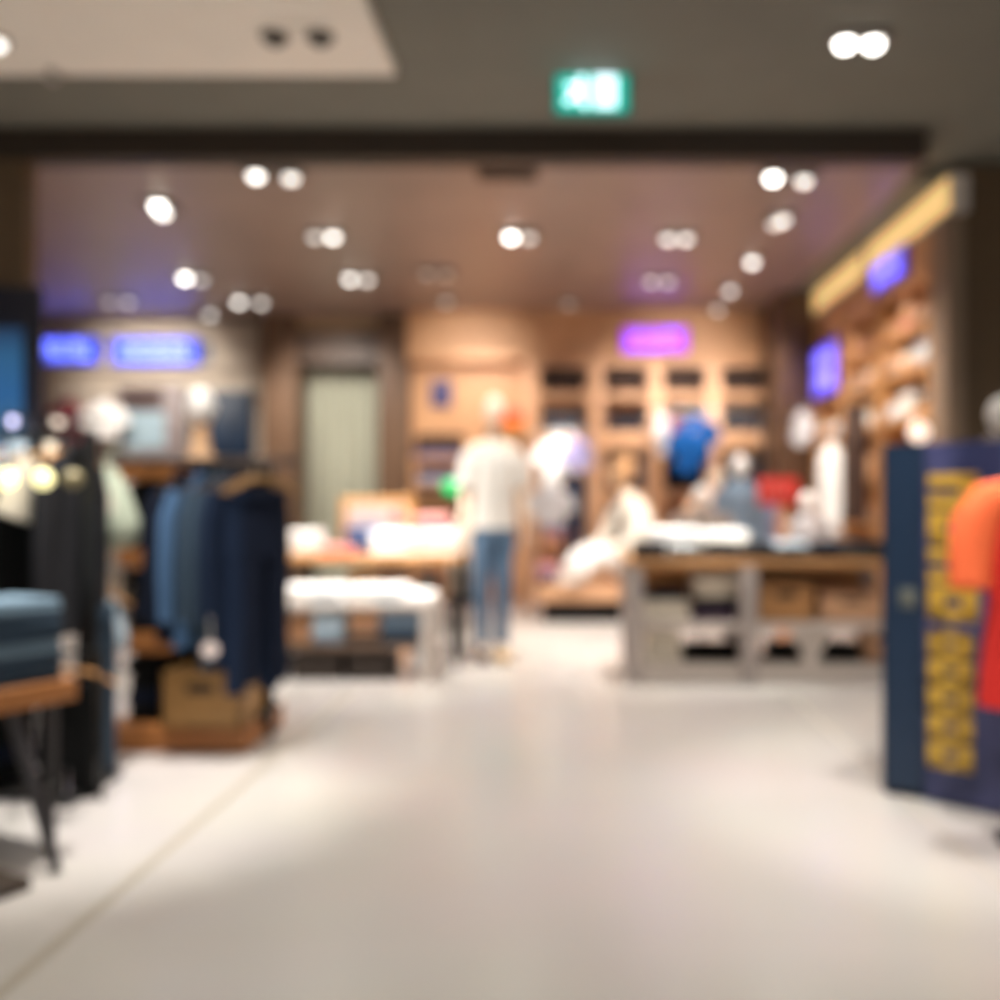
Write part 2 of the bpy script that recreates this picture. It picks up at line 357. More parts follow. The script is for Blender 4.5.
def hanger(parent, z, w=.36, m=None):
    g = MB(); m = m or HONEY
    g.tube([(-w/2, 0, z-.07), (-w/4, 0, z-.02), (0, 0, z), (w/4, 0, z-.02), (w/2, 0, z-.07)], [.008, .011, .014, .011, .008], 8, (0, 1, 0))
    h = g.obj('hanger', m, parent)
    pts = [(0, 0, z), (0, 0, z+.04)] + [(.02-.02*math.cos(a), 0, z+.05+.02*math.sin(a)) for a in (0, PI/4, PI/2, 3*PI/4, PI)]
    MB().tube(pts, [.003]*len(pts), 6, (0, 1, 0)).obj('hook', CHROME, h)
def shirt_mb(w=.46, L=.68, sleeve='short', dp=.06, rip=.05):
    g = MB()
    g.tube([(0, 0, -L), (0, 0, -L*.7), (0, 0, -L*.4), (0, 0, -L*.2), (0, 0, -.07), (0, 0, -.03), (0, 0, 0)],
           [(w*.52, dp), (w*.48, dp*1.05), (w*.49, dp*1.2), (w*.5, dp*1.2), (w*.42, dp), (w*.26, dp*.8), (w*.17, dp*.75)], 28, (1, 0, 0), rip, 9)
    for s in (-1, 1):
        if sleeve == 'short': p = [(s*w*.38, 0, -.10), (s*w*.56, 0, -.17), (s*w*.68, 0, -.28)]; r = [(.085, dp*.9), (.08, dp*.8), (.085, dp*.8)]
        else: p = [(s*w*.38, 0, -.10), (s*w*.52, 0, -.20), (s*w*.58, 0, -.42), (s*w*.60, 0, -.64)]; r = [(.08, dp*.9), (.07, dp*.8), (.058, dp*.75), (.045, dp*.6)]
        g.tube(p, r, 14, (1, 0, 0))
    return g
def trousers_mb(w=.38, L=1.0, dp=.05, rip=.04, spread=0.02):
    g = MB()
    g.tube([(0, 0, -.30), (0, 0, -.15), (0, 0, 0)], [(w*.53, dp*1.5), (w*.5, dp*1.3), (w*.45, dp)], 24, (1, 0, 0), rip, 8)
    for s in (-1, 1):
        g.tube([(s*w*.25, 0, -.26), (s*w*.26, 0, -.5), (s*(w*.25+spread*.5), 0, -.75), (s*(w*.25+spread), 0, -L)], [(w*.26, dp*1.4), (w*.22, dp*1.25), (w*.2, dp*1.1), (w*.19, dp)], 16, (1, 0, 0), rip, 5)
    return g
def hang(kind, style, loc, rz, colr, label, cat, group=None, hm=None, **kw):
    """hanging garment; loc = where its hook meets the rail"""
    t = thing(kind, label, cat, loc, rz, group)
    zz = -.07
    hanger(t, zz, .34, hm)
    g = shirt_mb(**kw) if style == 'shirt' else trousers_mb(**kw)
    o = g.obj('fabric', CL[colr], t); o.location = (0, 0, zz+.012 if style == 'shirt' else zz-.06)
    if style == 'shirt': 
        c = MB().tube([(0, 0, -.02), (0, 0, .012)], [(.075, .05), (.065, .043)], 16, cap=False).obj('collar', CL[colr], o)
    else:
        c = MB().tube([(0, 0, -.035), (0, 0, .004)], [(kw.get('w', .38)*.47, .062), (kw.get('w', .38)*.46, .058)], 20).obj('waistband', CL[colr], o)
    return t

# ------------------------------------------------------------------ mannequins
def skin(parent, name, joints, edges, m, root=0):
    me = bpy.data.meshes.new(name); me.from_pydata([j[0] for j in joints], edges, [])
    me.materials.append(m)
    o = bpy.data.objects.new(name, me); COL.objects.link(o); o.parent = parent
    md = o.modifiers.new('skin', 'SKIN'); md.use_smooth_shade = True
    for i, j in enumerate(joints):
        v = me.skin_vertices[0].data[i]; r = j[1]; v.radius = r if isinstance(r, tuple) else (r, r); v.use_root = (i == root)
    s = o.modifiers.new('sub', 'SUBSURF'); s.levels = 2; s.render_levels = 2
    return o
def head_mesh(parent, c, m, r=.10, face=True, rz=0.0):
    g = MB(); cx, cy, cz = c
    g.ball((0, 0, 0), r, (.78, .95, 1.16), 24)
    for v in g.bm.verts:      # jaw narrows, face flattens
        if v.co.z < 0: v.co.x *= 1+.30*v.co.z/r; 
        if v.co.y < 0: v.co.y *= .93
    g.ball((0, -r*.88, -r*.12), r*.15, (.7, 1.1, 1.5), 10)
    for s in (-1, 1): g.ball((s*r*.78, .0, -r*.05), r*.2, (.35, .8, 1.3), 10)
    h = g.obj('head', m, parent, (cx, cy, cz), rz)
    for s in (-1, 1): MB().ball((s*r*.3, -r*.80, r*.08), r*.12, (1.2, .4, .6), 10).obj('eye', mat('eye recess', (168, 140, 118), .5), h)
    MB().ball((0, -r*.80, -r*.48), r*.12, (1.7, .5, .5), 10).obj('mouth', mat('mouth tone', (206, 160, 140), .5), h)
    return h
def hand(parent, wrist, s, m, down=(0, 0, -1)):
    g = MB(); w = Vector(wrist)
    g.tube([w, w+Vector((0, 0, -.045)), w+Vector((0, 0, -.09))], [(.02, .025), (.016, .04), (.014, .038)], 12, (1, 0, 0))
    for i, l in enumerate((.07, .078, .072, .055)):
        y = -.027+.018*i; a = w+Vector((0, y, -.085))
        g.tube([a, a+Vector((-s*.008, 0, -l*.5)), a+Vector((-s*.024, 0, -l))], [.0085, .008, .006], 8)
    g.tube([w+Vector((0, -.025, -.03)), w+Vector((-s*.01, -.05, -.06)), w+Vector((-s*.02, -.056, -.09))], [.011, .01, .007], 8)
    return g.obj('hand', m, parent)
def standing(name, label, x, y, scale, rz, shell, tops, bottoms, shoes, sleeve, jacket=None, lean=0.0, base=True, group=None, cat='mannequin', shoe2=None):
    """a 1.86 m figure facing -Y, arms hanging"""
    t = thing(name, label, cat, (x, y, 0), rz, group); t.scale = (scale,)*3
    J = [((0, 0, .98), (.15, .11)), ((0, 0, 1.12), (.13, .095)), ((0, -.01, 1.32), (.155, .11)), ((0, 0, 1.47), (.12, .08)), ((0, 0, 1.55), .052), ((0, 0, 1.63), .05)]
    E = [(0, 1), (1, 2), (2, 3), (3, 4), (4, 5)]
    def add(p, r, par): J.append((p, r)); E.append((par, len(J)-1)); return len(J)-1
    for s in (-1, 1):
        a = add((s*.19, 0, 1.48), .06, 3); a = add((s*.24, .02, 1.22), .045, a); a = add((s*.25, -.04, 1.0), .032, a); a = add((s*.25, -.05, .95), .026, a)
        hp = (.10, .06)[s > 0]
        a = add((s*.10, 0, .90), .085, 0); a = add((s*hp+s*.01, -.03-.02*s, .50), .055, a); a = add((s*hp, .0, .10), .036, a); a = add((s*hp, -.10, .035), .035, a)
    skin(t, 'body', J, E, shell)
    head_mesh(t, (0, -.01, 1.74), shell, .105)
    for s in (-1, 1): hand(t, (s*.25, -.05, .955), s, shell)
    # trousers over the legs
    g = MB()
    g.tube([(0, 0, .84), (0, 0, .93), (0, 0, 1.04)], [(.175, .12), (.172, .125), (.15, .105)], 26)
    for s in (-1, 1):
        hp = (.10, .06)[s > 0]
        g.tube([(s*.095, 0, .88), (s*(hp+.005), -.025, .66), (s*(hp+.01), -.03-.02*s, .48), (s*hp, -.01, .28), (s*hp, .0, .13)], [(.098, .11), (.085, .09), (.072, .078), (.064, .068), (.062, .07)], 18, (1, 0, 0), .02, 5)
    tr = g.obj('trousers', bottoms, t)
    MB().tube([(0, 0, 1.01), (0, 0, 1.05)], [(.158, .112), (.155, .11)], 24).obj('waistband', bottoms, tr)
    g = MB()
    g.tube([(0, 0, .93), (0, 0, 1.05), (0, -.005, 1.2), (0, -.005, 1.36), (0, 0, 1.46), (0, 0, 1.50), (0, 0, 1.535)],
           [(.19, .135), (.175, .125), (.175, .125), (.19, .13), (.175, .11), (.125, .085), (.075, .065)], 30, (1, 0, 0), .02, 7)
    for s in (-1, 1):
        if sleeve == 'short': P_, R_ = [(s*.13, 0, 1.44), (s*.205, 0, 1.40), (s*.245, .01, 1.22)], [(.08, .075), (.075, .07), (.072, .07)]
        else: P_, R_ = [(s*.13, 0, 1.44), (s*.205, 0, 1.40), (s*.245, .015, 1.22), (s*.26, -.03, 1.02)], [(.08, .075), (.075, .07), (.06, .06), (.048, .05)]
        g.tube(P_, R_, 16)
    sh = g.obj('t_shirt' if sleeve == 'short' else 'jacket', tops, t)
    MB().tube([(0, 0, 1.52), (0, 0, 1.545)], [(.072, .064), (.066, .06)], 20, cap=False).obj('neckline', tops, sh)
    for s in (-1, 1):
        hp = (.10, .06)[s > 0]
        MB().tube([(s*hp, .035, .0), (s*hp, .03, .06), (s*hp, .01, .15), (s*hp, .005, .19)], [(.045, .05), (.048, .055), (.05, .055), (.052, .055)], 14)\
            .tube([(s*hp, .05, .04), (s*hp, -.06, .04), (s*hp, -.15, .03), (s*hp, -.18, .025)], [(.045, .04), (.048, .04), (.042, .028), (.02, .016)], 14).obj('shoe', shoe2 if (s > 0 and shoe2) else shoes, t)
    if base: MB().cyl((0, .02, 0), (0, .02, .012), .20, 32).obj('base_plate', CHROME, t)
    return t

Ym = 7.15
man = standing('mannequin', 'standing cream mannequin in white t-shirt and blue jeans by the shop table', X(494, Ym), Ym, 1.02, math.radians(12), SKIN, cloth('soft white', (222, 216, 208)), cloth('faded jeans', (92, 116, 142)), mat('brown boot', (84, 72, 60), .6), 'short', shoe2=mat('tan boot', (196, 160, 96), .6)); man.scale = (.86, .95, 1.02)
MB().tube([(0, 0, 1.545), (0, -.005, 1.585), (0, -.01, 1.615)], [(.062, .06), (.068, .066), (.06, .058)], 18).obj('neck_band', CL['warmgrey'], man)  # warm grey band around the neck

# seated mannequin
def seated(x, y, z, rz, label):
    t = thing('seated_mannequin', label, 'mannequin', (x, y, z), rz)
    # local: seat at origin, facing -Y
    J = [((0, .06, .10), (.15, .12)), ((0, .09, .30), (.12, .10)), ((0, .04, .52), (.15, .11)), ((0, -.01, .68), (.12, .08)), ((0, -.04, .76), .052), ((0, -.06, .82), .05)]
    E = [(0, 1), (1, 2), (2, 3), (3, 4), (4, 5)]
    def add(p, r, par): J.append((p, r)); E.append((par, len(J)-1)); return len(J)-1
    for s in (-1, 1):
        a = add((s*.19, 0, .67), .06, 3); a = add((s*.25, -.06, .42), .045, a); a = add((s*.17, -.26, .26), .033, a); a = add((s*.15, -.31, .24), .027, a)
        a = add((s*.10, -.04, .11), .09, 0); a = add((s*.12, -.38, .26), .06, a); a = add((s*.11, -.60, .07), .04, a)
    skin(t, 'body', J, E, SKIN)
    head_mesh(t, (0, -.09, .94), TANSHELL, .11)
    MB().ball((0, -.06, .99), .118, (.86, 1.0, 1.0), 20).obj('hair', mat('sandy hair', (186, 138, 92), .8, noise=.3, nscale=40), t)
    for s in (-1, 1): hand(t, (s*.15, -.32, .25), s, SKIN)
    g = MB().tube([(0, .06, .0), (0, .09, .12), (0, .10, .32), (0, .05, .52), (0, 0, .65), (0, -.02, .71), (0, -.04, .76)], [(.2, .16), (.2, .17), (.19, .15), (.2, .145), (.18, .12), (.13, .09), (.08, .07)], 28, (1, 0, 0), .02, 7)
    for s in (-1, 1): g.tube([(s*.14, 0, .63), (s*.215, -.02, .58), (s*.255, -.07, .41), (s*.18, -.26, .27)], [(.08, .08), (.08, .08), (.066, .066), (.05, .05)], 14)
    j = g.obj('jacket', CL['cream'], t)
    MB().box(-.05, .05, -.125, -.10, .20, .62, bev=.01).obj('inner_shirt', CL['warmgrey'], t)
    g = MB().tube([(0, .10, .10), (0, -.06, .10)], [(.18, .11), (.19, .11)], 20)
    for s in (-1, 1): g.tube([(s*.10, .0, .11), (s*.11, -.20, .18), (s*.12, -.36, .26), (s*.12, -.42, .23), (s*.11, -.57, .10)], [(.10, .10), (.09, .095), (.085, .085), (.08, .08), (.062, .062)], 16)
    g.obj('trousers', CL['white'], t)
    for s in (-1, 1): MB().tube([(s*.11, -.545, .05), (s*.11, -.61, .045), (s*.11, -.70, .035), (s*.11, -.75, .03)], [(.04, .045), (.045, .045), (.04, .032), (.02, .018)], 14).obj('shoe', OFFW, t)
    return t

# ------------------------------------------------------------------ display furniture
def table(name, label, x0, x1, y0, y1, ztop, topm, legm, th=.05, leg=.06, lower=None, apron=None, plinth=None, mids=(), apm=None, lowm=None):
    cx, cy = (x0+x1)/2, (y0+y1)/2
    t = thing(name, label, 'table', (cx, cy, 0)); w, d = (x1-x0)/2, (y1-y0)/2
    MB().box(-w, w, -d, d, ztop-th, ztop, bev=.006).obj('tabletop', topm, t)
    for ix in [-w+leg/2] + list(mids) + [w-leg/2]:
        for iy in (-d+leg/2, d-leg/2): MB().box(ix-leg/2, ix+leg/2, iy-leg/2, iy+leg/2, 0, ztop-th, bev=.004).obj('leg', legm, t)
    if apron: MB().box(-w+leg, w-leg, d-.06, d-.03, apron, ztop-th).obj('back_panel', apm or topm, t)
    if lower is not None:
        for z0, z1 in lower: MB().box(-w+.01, w-.01, -d+.02, d-.02, z0, z1, bev=.004).obj('shelf', lowm or legm, t)
    if plinth:
        MB().box(-w+.05, w-.05, -d+.04, d-.04, 0.0, plinth).obj('plinth', lowm or legm, t)
    return t
# long table on the right of the aisle
TX0, TX1, TY0, TY1, TZ = X(627, 6.25), 2.10, 6.25, 7.05, .78
LEGM = mat('pale metal leg', (176, 164, 158), .45)
table('display_table', 'long honey-wood display table with pale legs and lower shelves, behind the navy stand', TX0, TX1, TY0, TY1, TZ, HONEY, LEGM, .05, .1, [(.335, .375)], .40, .11, mids=(-.12,), lowm=OFFW)
# crates / drawers under the top
def crate(x0, x1, y0, y1, z0, z1, m, label, name='storage_box', cat='box', lid=None):
    t = thing(name, label, cat, ((x0+x1)/2, (y0+y1)/2, z0)); w, d, h = (x1-x0)/2, (y1-y0)/2, z1-z0
    MB().box(-w, w, -d, -d+.012, 0, h).box(-w, w, d-.012, d, 0, h).box(-w, -w+.012, -d, d, 0, h).box(w-.012, w, -d, d, 0, h).box(-w, w, -d, d, 0, .012).obj('box_walls', m, t)
    MB().box(-w*.35, w*.35, -d-.006, -d, h*.62, h*.80, bev=.003).obj('handle_slot', LINTEL, t)
    if lid: MB().box(-w, w, -d, d, h-.01, h, bev=.004).obj('lid', lid, t)
    return t
zc = .376
crate(1.16, 1.53, 6.37, 6.85, zc, .50+.12, HONEY, 'open honey-wood crate under the long table, next to the middle leg')
crate(1.56, 1.98, 6.37, 6.85, zc, .50+.06, PEACH, 'lower paler wooden crate under the long table, beside the navy stand')
pile('sweater', .59, 6.54, zc, ['cream', 'ivory', 'deepnavy'], 'under the long table at its aisle end', .29, .3, .07)
pile('sweater', .90, 6.54, zc, ['purple', 'charcoal', 'ivory', 'cream'], 'under the long table beside the middle leg', .28, .3, .075)
pile('t_shirt', 1.30, 6.60, .39, ['red', 'pink'], 'standing in the honey-wood crate', .22, .2, .045)
def bag(x, y, z, w, d, h, m, label, rz=0, handles=True, name='shopping_bag'):
    t = thing(name, label, 'bag', (x, y, z), rz)
    g = MB().tube([(0, 0, 0), (0, 0, h*.5), (0, 0, h)], [(w/2, d/2), (w/2*1.02, d/2*.95), (w/2*.98, d/2*.7)], 24, (1, 0, 0), .0, 4, .45)
    g.obj('bag_body', m, t)
    if handles:
        for s in (-1, 1):
            pts = [(-w*.2, s*d*.3, h-.02), (-w*.16, s*d*.3, h+.08), (0, s*d*.3, h+.12), (w*.16, s*d*.3, h+.08), (w*.2, s*d*.3, h-.02)]
            MB().tube(pts, [.006]*5, 6, (0, 1, 0)).obj('handle', m, t)
    return t
pile('sweater', .565, 6.54, .112, ['cream', 'ivory'], 'on the bottom board of the long table at its aisle end', .24, .3, .10)
pile('jeans', .89, 6.60, .112, ['black', 'black'], 'on the bottom board in the aisle bay', .36, .3, .045)
pile('jeans', X(785, 6.5), 6.60, .112, ['black', 'black'], 'on the bottom board beyond the middle leg', .2, .3, .05)
pile('jeans', X(840, 6.5), 6.60, .112, ['black', 'black'], 'on the bottom board nearest the navy stand', .26, .3, .05)
MB_ = MB().poly([(-.13, .22), (.13, .22), (.03, 0), (-.03, 0)], 'y', -.02, .02).obj('price_card_holder', OFFW, None, (X(811, 6.35), 6.35, .112))
tag(MB_, 'pale wedge-shaped card holder on the bottom board of the long table', 'card holder')
# garments on the long table
pile('shirt', X(672, 6.62), 6.62, TZ, ['white', 'white', 'white', 'white'], 'at the aisle end of the long table', .32, .34, .045)
pile('shirt', X(722, 6.62), 6.62, TZ, ['lightgrey', 'white', 'cream', 'white'], 'beside white shirts on the long table', .30, .34, .042)
for i, (px, c, w_) in enumerate(((650, 'charcoal', .22), (686, 'darkteal', .22), (722, 'charcoal', .22), (758, 'charcoal', .2), (792, 'darkteal', .22), (826, 'deepnavy', .2), (858, 'darkteal', .2), (890, 'black', .2))):
    wh = ['at the aisle corner', 'in front of the white shirts', 'before the second white pile', 'above the middle leg', 'before the two pale shirts', 'before the teal shirts', 'just before the navy stand', 'half hidden by the navy stand'][i]
    pile('jeans', X(px, 6.37), 6.37, TZ, [c, c] if i in (1, 4) else [c, c, c], 'on long table ' + wh, w_, .16, .035, group='dark folded jeans along the long table edge')
pile('shirt', X(786, 6.75), 6.75, TZ, ['teal', 'paleblue'], 'on the long table above the middle leg', .26, .3, .045)
pile('shirt', X(834, 6.75), 6.75, TZ, ['paleblue', 'teal'], 'on the long table near the navy stand', .28, .3, .045)
pile('shirt', X(884, 6.7), 6.78, TZ, ['charcoal', 'teal'], 'at the far end of the long table', .22, .28, .04)
crate(X(855, 6.6), X(882, 6.6), 6.40, 6.62, .113, .33, PEACH, 'small peach wooden box on the bottom board by the navy stand')

# nested tables on the left of the aisle
AY = 6.85
table('display_table', 'taller display table with honey top and black legs beside the mannequin', X(284, AY), X(460, AY), AY, AY+.62, .77, HONEY, BLACK, .045, .045)
table('display_table', 'low white table nested in front of the black-legged table', X(278, 6.42), X(434, 6.42), 6.32, 6.80, .50, OFFW, OFFW, .045, .07, [(.20, .235)], lowm=mat('brown board', (120, 98, 82), .6))
pz = .77
pile('shirt', X(303, 7.05), 7.10, pz, ['white', 'white', 'white', 'white'], 'at the curtain end of the black-legged table', .24, .26, .04)
pile('shirt', X(396, 7.05), 7.05, pz, ['white', 'white', 'white', 'white'], 'in the middle of the black-legged table', .30, .3, .04)
pile('shirt', X(441, 7.05), 7.05, pz, ['white', 'cream', 'white', 'white'], 'nearest the mannequin', .26, .3, .04)
pile('t_shirt', X(336, 6.98), 6.98, pz, ['orange', 'pink'], 'between the white shirt piles', .22, .2, .03)
pile('t_shirt', X(362, 7.2), 7.30, pz, ['royal', 'royal', 'greyblue', 'royal'], 'behind the pink and orange t-shirts', .26, .19, .045)
pile('sweater', X(432, 7.3), 7.30, pz, ['maroon', 'maroon', 'pink', 'maroon', 'pink'], 'behind the white shirts by the mannequin', .26, .19, .055)
# framed card standing behind, on its own small stand
t = thing('framed_sign', 'honey-framed blank card with cream face at the back of the black-legged table', 'sign', (X(378, 7.42), 7.43, pz))
MB().box(-.28, .26, 0, .03, 0, .40, bev=.02).obj('frame', wood('amber', (226, 166, 92)), t)
MB().box(-.23, .21, -.006, 0, .05, .35).obj('card', mat('cream card', (236, 214, 200), .6), t)
MB().box(.10, .2, -.012, -.006, .2, .33).obj('pink_print', mat('pink print', (214, 150, 140), .6), t)
# things under the taller table
crate(X(352, 7.1), X(378, 7.1), 6.98, 7.30, 0, .66, wood('mustard crate', (208, 150, 70)), 'tall mustard box standing under the black-legged table')
bag(X(398, 7.1), 7.12, 0, .17, .12, .50, CL['peach'], 'tall peach shopping bag under the black-legged table')
bag(X(426, 7.1), 7.15, 0, .15, .1, .57, CL['teal'], 'tall pale teal shopping bag under the black-legged table')
# on and under the low table
for i, (px, c, n_) in enumerate(((300, 'white', 2), (332, 'paleblue', 2), (364, 'white', 2), (394, 'paleblue', 2), (420, 'white', 1))):
    wh = ['at the denim rack end', 'second from the denim rack', 'in the middle', 'second from the mannequin side', 'at the corner nearest the mannequin'][i]
    pile('shirt', X(px, 6.55), 6.55, .50, [('white', 'paleblue')[c != 'white'], 'white'][:n_] if n_ > 1 else ['white'], 'on the low white table ' + wh, .19, .36, .045, group='white and pale blue shirts on the low table')
lz = .235
pile('shirt', X(303, 6.5), 6.55, lz, ['tan', 'peach', 'tan'], 'under the low table at the denim rack end', .2, .28, .052)
pile('shirt', X(332, 6.5), 6.50, lz, ['greyblue', 'paleblue', 'paleblue', 'paleblue'], 'under the low table, light blue pile', .2, .28, .052)
pile('shirt', X(366, 6.5), 6.55, lz, ['brown', 'peach', 'peach', 'tan'], 'under the low table, peach and tan pile', .2, .28, .052)
pile('jeans', X(404, 6.5), 6.50, lz, ['greydenim', 'greydenim', 'greyblue', 'greyblue'], 'under the low white table', .26, .28, .052)
crate(X(296, 6.5), X(345, 6.5), 6.40, 6.7, .0, .17, mat('dark box card', (60, 50, 44), .7), 'dark brown box on the floor under the low table, denim rack end')
crate(X(350, 6.5), X(395, 6.5), 6.40, 6.7, .0, .17, mat('dark box card', (60, 50, 44), .7), 'dark brown box on the floor under the low table, mannequin end')
# stool with bag beside the mannequin
t = thing('stool', 'low black stool with a beige bag on it, beside the mannequin', 'stool', (X(466, 7.6), 7.6, 0))
MB().box(-.15, .15, -.13, .13, .37, .42, bev=.01).obj('seat', CL['navy'], t)
for a in (-1, 1):
    for c in (-1, 1): MB().cyl((a*.12, c*.10, 0), (a*.115, c*.095, .375), .012).obj('leg', BLACK, t)
bag(X(466, 7.6), 7.6, .422, .28, .14, .56, CL['ivory'], 'beige cloth shopping bag standing on the black stool', handles=True)

# podium and seated mannequin
PX0, PX1 = X(538, 9.3), X(646, 9.3)
t = thing('display_podium', 'low honey-wood podium with black recess under the seated mannequin', 'podium', ((PX0+PX1)/2, 9.75, 0))
w_ = (PX1-PX0)/2
MB().box(-w_, w_, -.4, .4, .20, .345, bev=.006).obj('top_slab', PEACH, t)
MB().box(-w_+.04, w_-.04, -.3, .36, 0, .20).obj('recessed_base', TOE, t)
seated(X(630, 9.7), 9.72, .362, math.radians(-62), 'seated mannequin in cream jacket and white trousers on the low podium').scale = (1.15, 1.1, 1.1)
pile('trousers', X(548, 9.6)+.0, 9.55, .346, ['deepnavy', 'maroon', 'lilac', 'pink'], 'on the podium in front of the hanging white shirt', .20, .24, .05)

# rail with hanging clothes in front of the back shelving
t = thing('clothes_rail', 'slim chrome clothes rail holding the white shirt beside the back shelving', 'clothes rail', (X(562, 10.4), 10.4, 0))
for s in (-1, 1): MB().cyl((s*.32, 0, 0), (s*.32, 0, 1.85), .012).obj('post', CHROME, t)
MB().cyl((-.32, 0, 1.85), (.32, 0, 1.85), .012).obj('rail', CHROME, t)
for s in (-1, 1): MB().box(s*.32-.02, s*.32+.02, -.2, .2, 0, .03, bev=.005).obj('foot', CHROME, t)
hang('hanging_t_shirt', 'shirt', (X(556, 10.3), 10.4, 1.855), .1, 'white', 'bright white t-shirt hanging on the chrome rail behind the podium', 't-shirt', w=.28, L=.50, dp=.09)
hang('hanging_shirt', 'shirt', (X(578, 10.4), 10.4, 1.855), .9, 'lilac', 'lilac shirt hanging beside the bright white t-shirt', 'shirt', w=.3, L=.35)
hang('hanging_trousers', 'trousers', (X(573, 10.2), 10.22, 1.50), .2, 'navy', 'navy trousers hanging under the lilac shirt', 'trousers', w=.24, L=.85)
hang('hanging_t_shirt', 'shirt', (X(550, 10.0), 10.15, 1.36), .1, 'lightgrey', 'pale grey top hanging below the bright white t-shirt', 't-shirt', w=.3, L=.4)
t = thing('clothes_rail', 'shorter chrome rail holding the navy trousers and pale grey top', 'clothes rail', (X(562, 10.18), 10.18, 0))
for s in (-1, 1): MB().cyl((s*.24, 0, 0), (s*.24, 0, 1.44), .01).obj('post', CHROME, t)
MB().cyl((-.24, 0, 1.44), (.24, 0, 1.44), .01).obj('rail', CHROME, t)

# ------------------------------------------------------------------ back wall shelving
SY0, SY1 = 11.1, 11.5
def shelfunit(name, label, x0, x1, y0, y1, z0, z1, ups, boards, m, th=.06, backm=None, uw=.1):
    t = thing(name, label, 'shelving', ((x0+x1)/2, (y0+y1)/2, z0)); cx, cy = (x0+x1)/2, (y0+y1)/2
    MB().box(x0-cx, x1-cx, y1-.03-cy, y1-cy, 0, z1-z0).obj('back_panel', backm or m, t)
    for u in ups: MB().box(u-uw/2-cx, u+uw/2-cx, y0-cy, y1-.03-cy, 0, z1-z0, bev=.004).obj('upright', m, t)
    for za, zb in boards: MB().box(x0-cx, x1-cx, y0+.01-cy, y1-.03-cy, za-z0, zb-z0, bev=.004).obj('shelf', m, t)
    return t
UPS = [X(p, 11.1) for p in (532, 596, 656, 714, 772)]
ZB = [(.0, .08), (.62, .70), (1.18, 1.26), (1.72, 1.92), (2.26, 2.35), (2.64, 2.70)]
shelfunit('wall_shelving', 'tall maple cube shelving across the back wall under the magenta sign', UPS[0]-.08, UPS[-1]+.08, SY0, SY1, 0, 2.70, UPS, ZB, PEACH, uw=.17)
bays = [((UPS[i]+UPS[i+1])/2) for i in range(4)]
BN = ['bay by the mannequin', 'second bay', 'third bay', 'bay by dark column']
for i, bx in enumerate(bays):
    pile('sweater', bx, 11.29, 2.35, ['brown', 'brown', 'brown', 'charcoal'], 'shade filler, top row of back shelving, ' + BN[i], .44, .3, .062, group='brown sweaters standing in for shade in the top row of the back shelving')  # brown piles stand in for the shade of an unlit recess
    pile('jeans', bx, 11.29, 1.92, [('greyblue', 'navy'), ('deepnavy', 'greydenim'), ('deepnavy', 'navy'), ('greydenim', 'deepnavy')][i] + (('greyblue',), ('deepnavy',), ('navy',), ('greydenim',))[i], 'in second row of back shelving, ' + BN[i], .42, .3, .055, group='dark jeans in the second row of the back shelving')
R3 = [['tan', 'brown', 'navy', 'navy'], ['deepnavy', 'purple', 'warmgrey', 'purple', 'deepnavy'], ['charcoal', 'deepnavy', 'deepnavy', 'navy'], ['navy', 'charcoal', 'charcoal', 'navy']]
R4 = [['pink', 'lilac', 'tan'], ['deepnavy', 'deepnavy', 'tan'], ['charcoal', 'purple', 'peach'], ['greyblue', 'navy', 'charcoal']]
for i, bx in enumerate(bays):
    pile('sweater', bx, 11.29, 1.26, R3[i], 'in third row of back shelving, ' + BN[i], .42, .3, .075)
    pile('sweater', bx, 11.29, .70, R4[i], 'in fourth row of back shelving, ' + BN[i], .42, .3, .08)
# bright blue, white and denim garments hanging ahead of the shelving
Yh = 10.7
t = thing('clothes_rail', 'long chrome rail carrying the bright blue and denim shirts before the shelving', 'clothes rail', (X(704, Yh), Yh, 0))
for s in (-1, 1): MB().cyl((s*.62, 0, 0), (s*.62, 0, 2.10), .012).obj('post', CHROME, t)
MB().cyl((-.62, 0, 2.10), (.62, 0, 2.10), .012).obj('rail', CHROME, t)
hang('hanging_t_shirt', 'shirt', (X(664, Yh), Yh, 2.105), 1.2, 'lightgrey', 'pale lilac-white t-shirt hanging beside the bright blue shirt', 't-shirt', w=.36, L=.42)
hang('hanging_shirt', 'shirt', (X(697, Yh), Yh-.02, 2.105), .25, 'blue', 'bright blue shirt hanging in front of the back shelving', 'shirt', w=.30, L=.50)
hang('hanging_shirt', 'shirt', (X(684, Yh), Yh-.16, 1.98), -.4, 'blue', 'second bright blue shirt hanging lower and askew, before the shelving', 'shirt', w=.26, L=.48)
hang('hanging_t_shirt', 'shirt', (X(677, Yh), Yh+.1, 2.105), .8, 'maroon', 'dusky red t-shirt half hidden behind the bright blue shirt', 't-shirt', w=.3, L=.2)
tr = thing('denim_torso_stand', 'pale-headed torso form in a denim shirt standing behind the long table', 'mannequin', (X(740, 8.6), 8.6, 0))
MB().cyl((0, 0, 0), (0, 0, .02), .16, 28).cyl((0, 0, .02), (0, 0, .8), .014, 12).obj('stand', CHROME, tr)
skin(tr, 'body', [((0, 0, .80), (.13, .09)), ((0, 0, .95), (.12, .085)), ((0, 0, 1.15), (.14, .09)), ((0, 0, 1.27), (.1, .07)), ((0, 0, 1.35), .045)], [(0, 1), (1, 2), (2, 3), (3, 4)], WSHELL)
MB().ball((0, 0, 1.44), .085, (.85, 1, 1.1)).obj('head', WSHELL, tr)
sb = shirt_mb(.34, .55, 'long', .11).obj('shirt', CL['greyblue'], tr); sb.location = (0, 0, 1.33)
trous = trousers_mb(.3, .62, .07).obj('trousers', CL['navy'], tr); trous.location = (0, 0, .80)
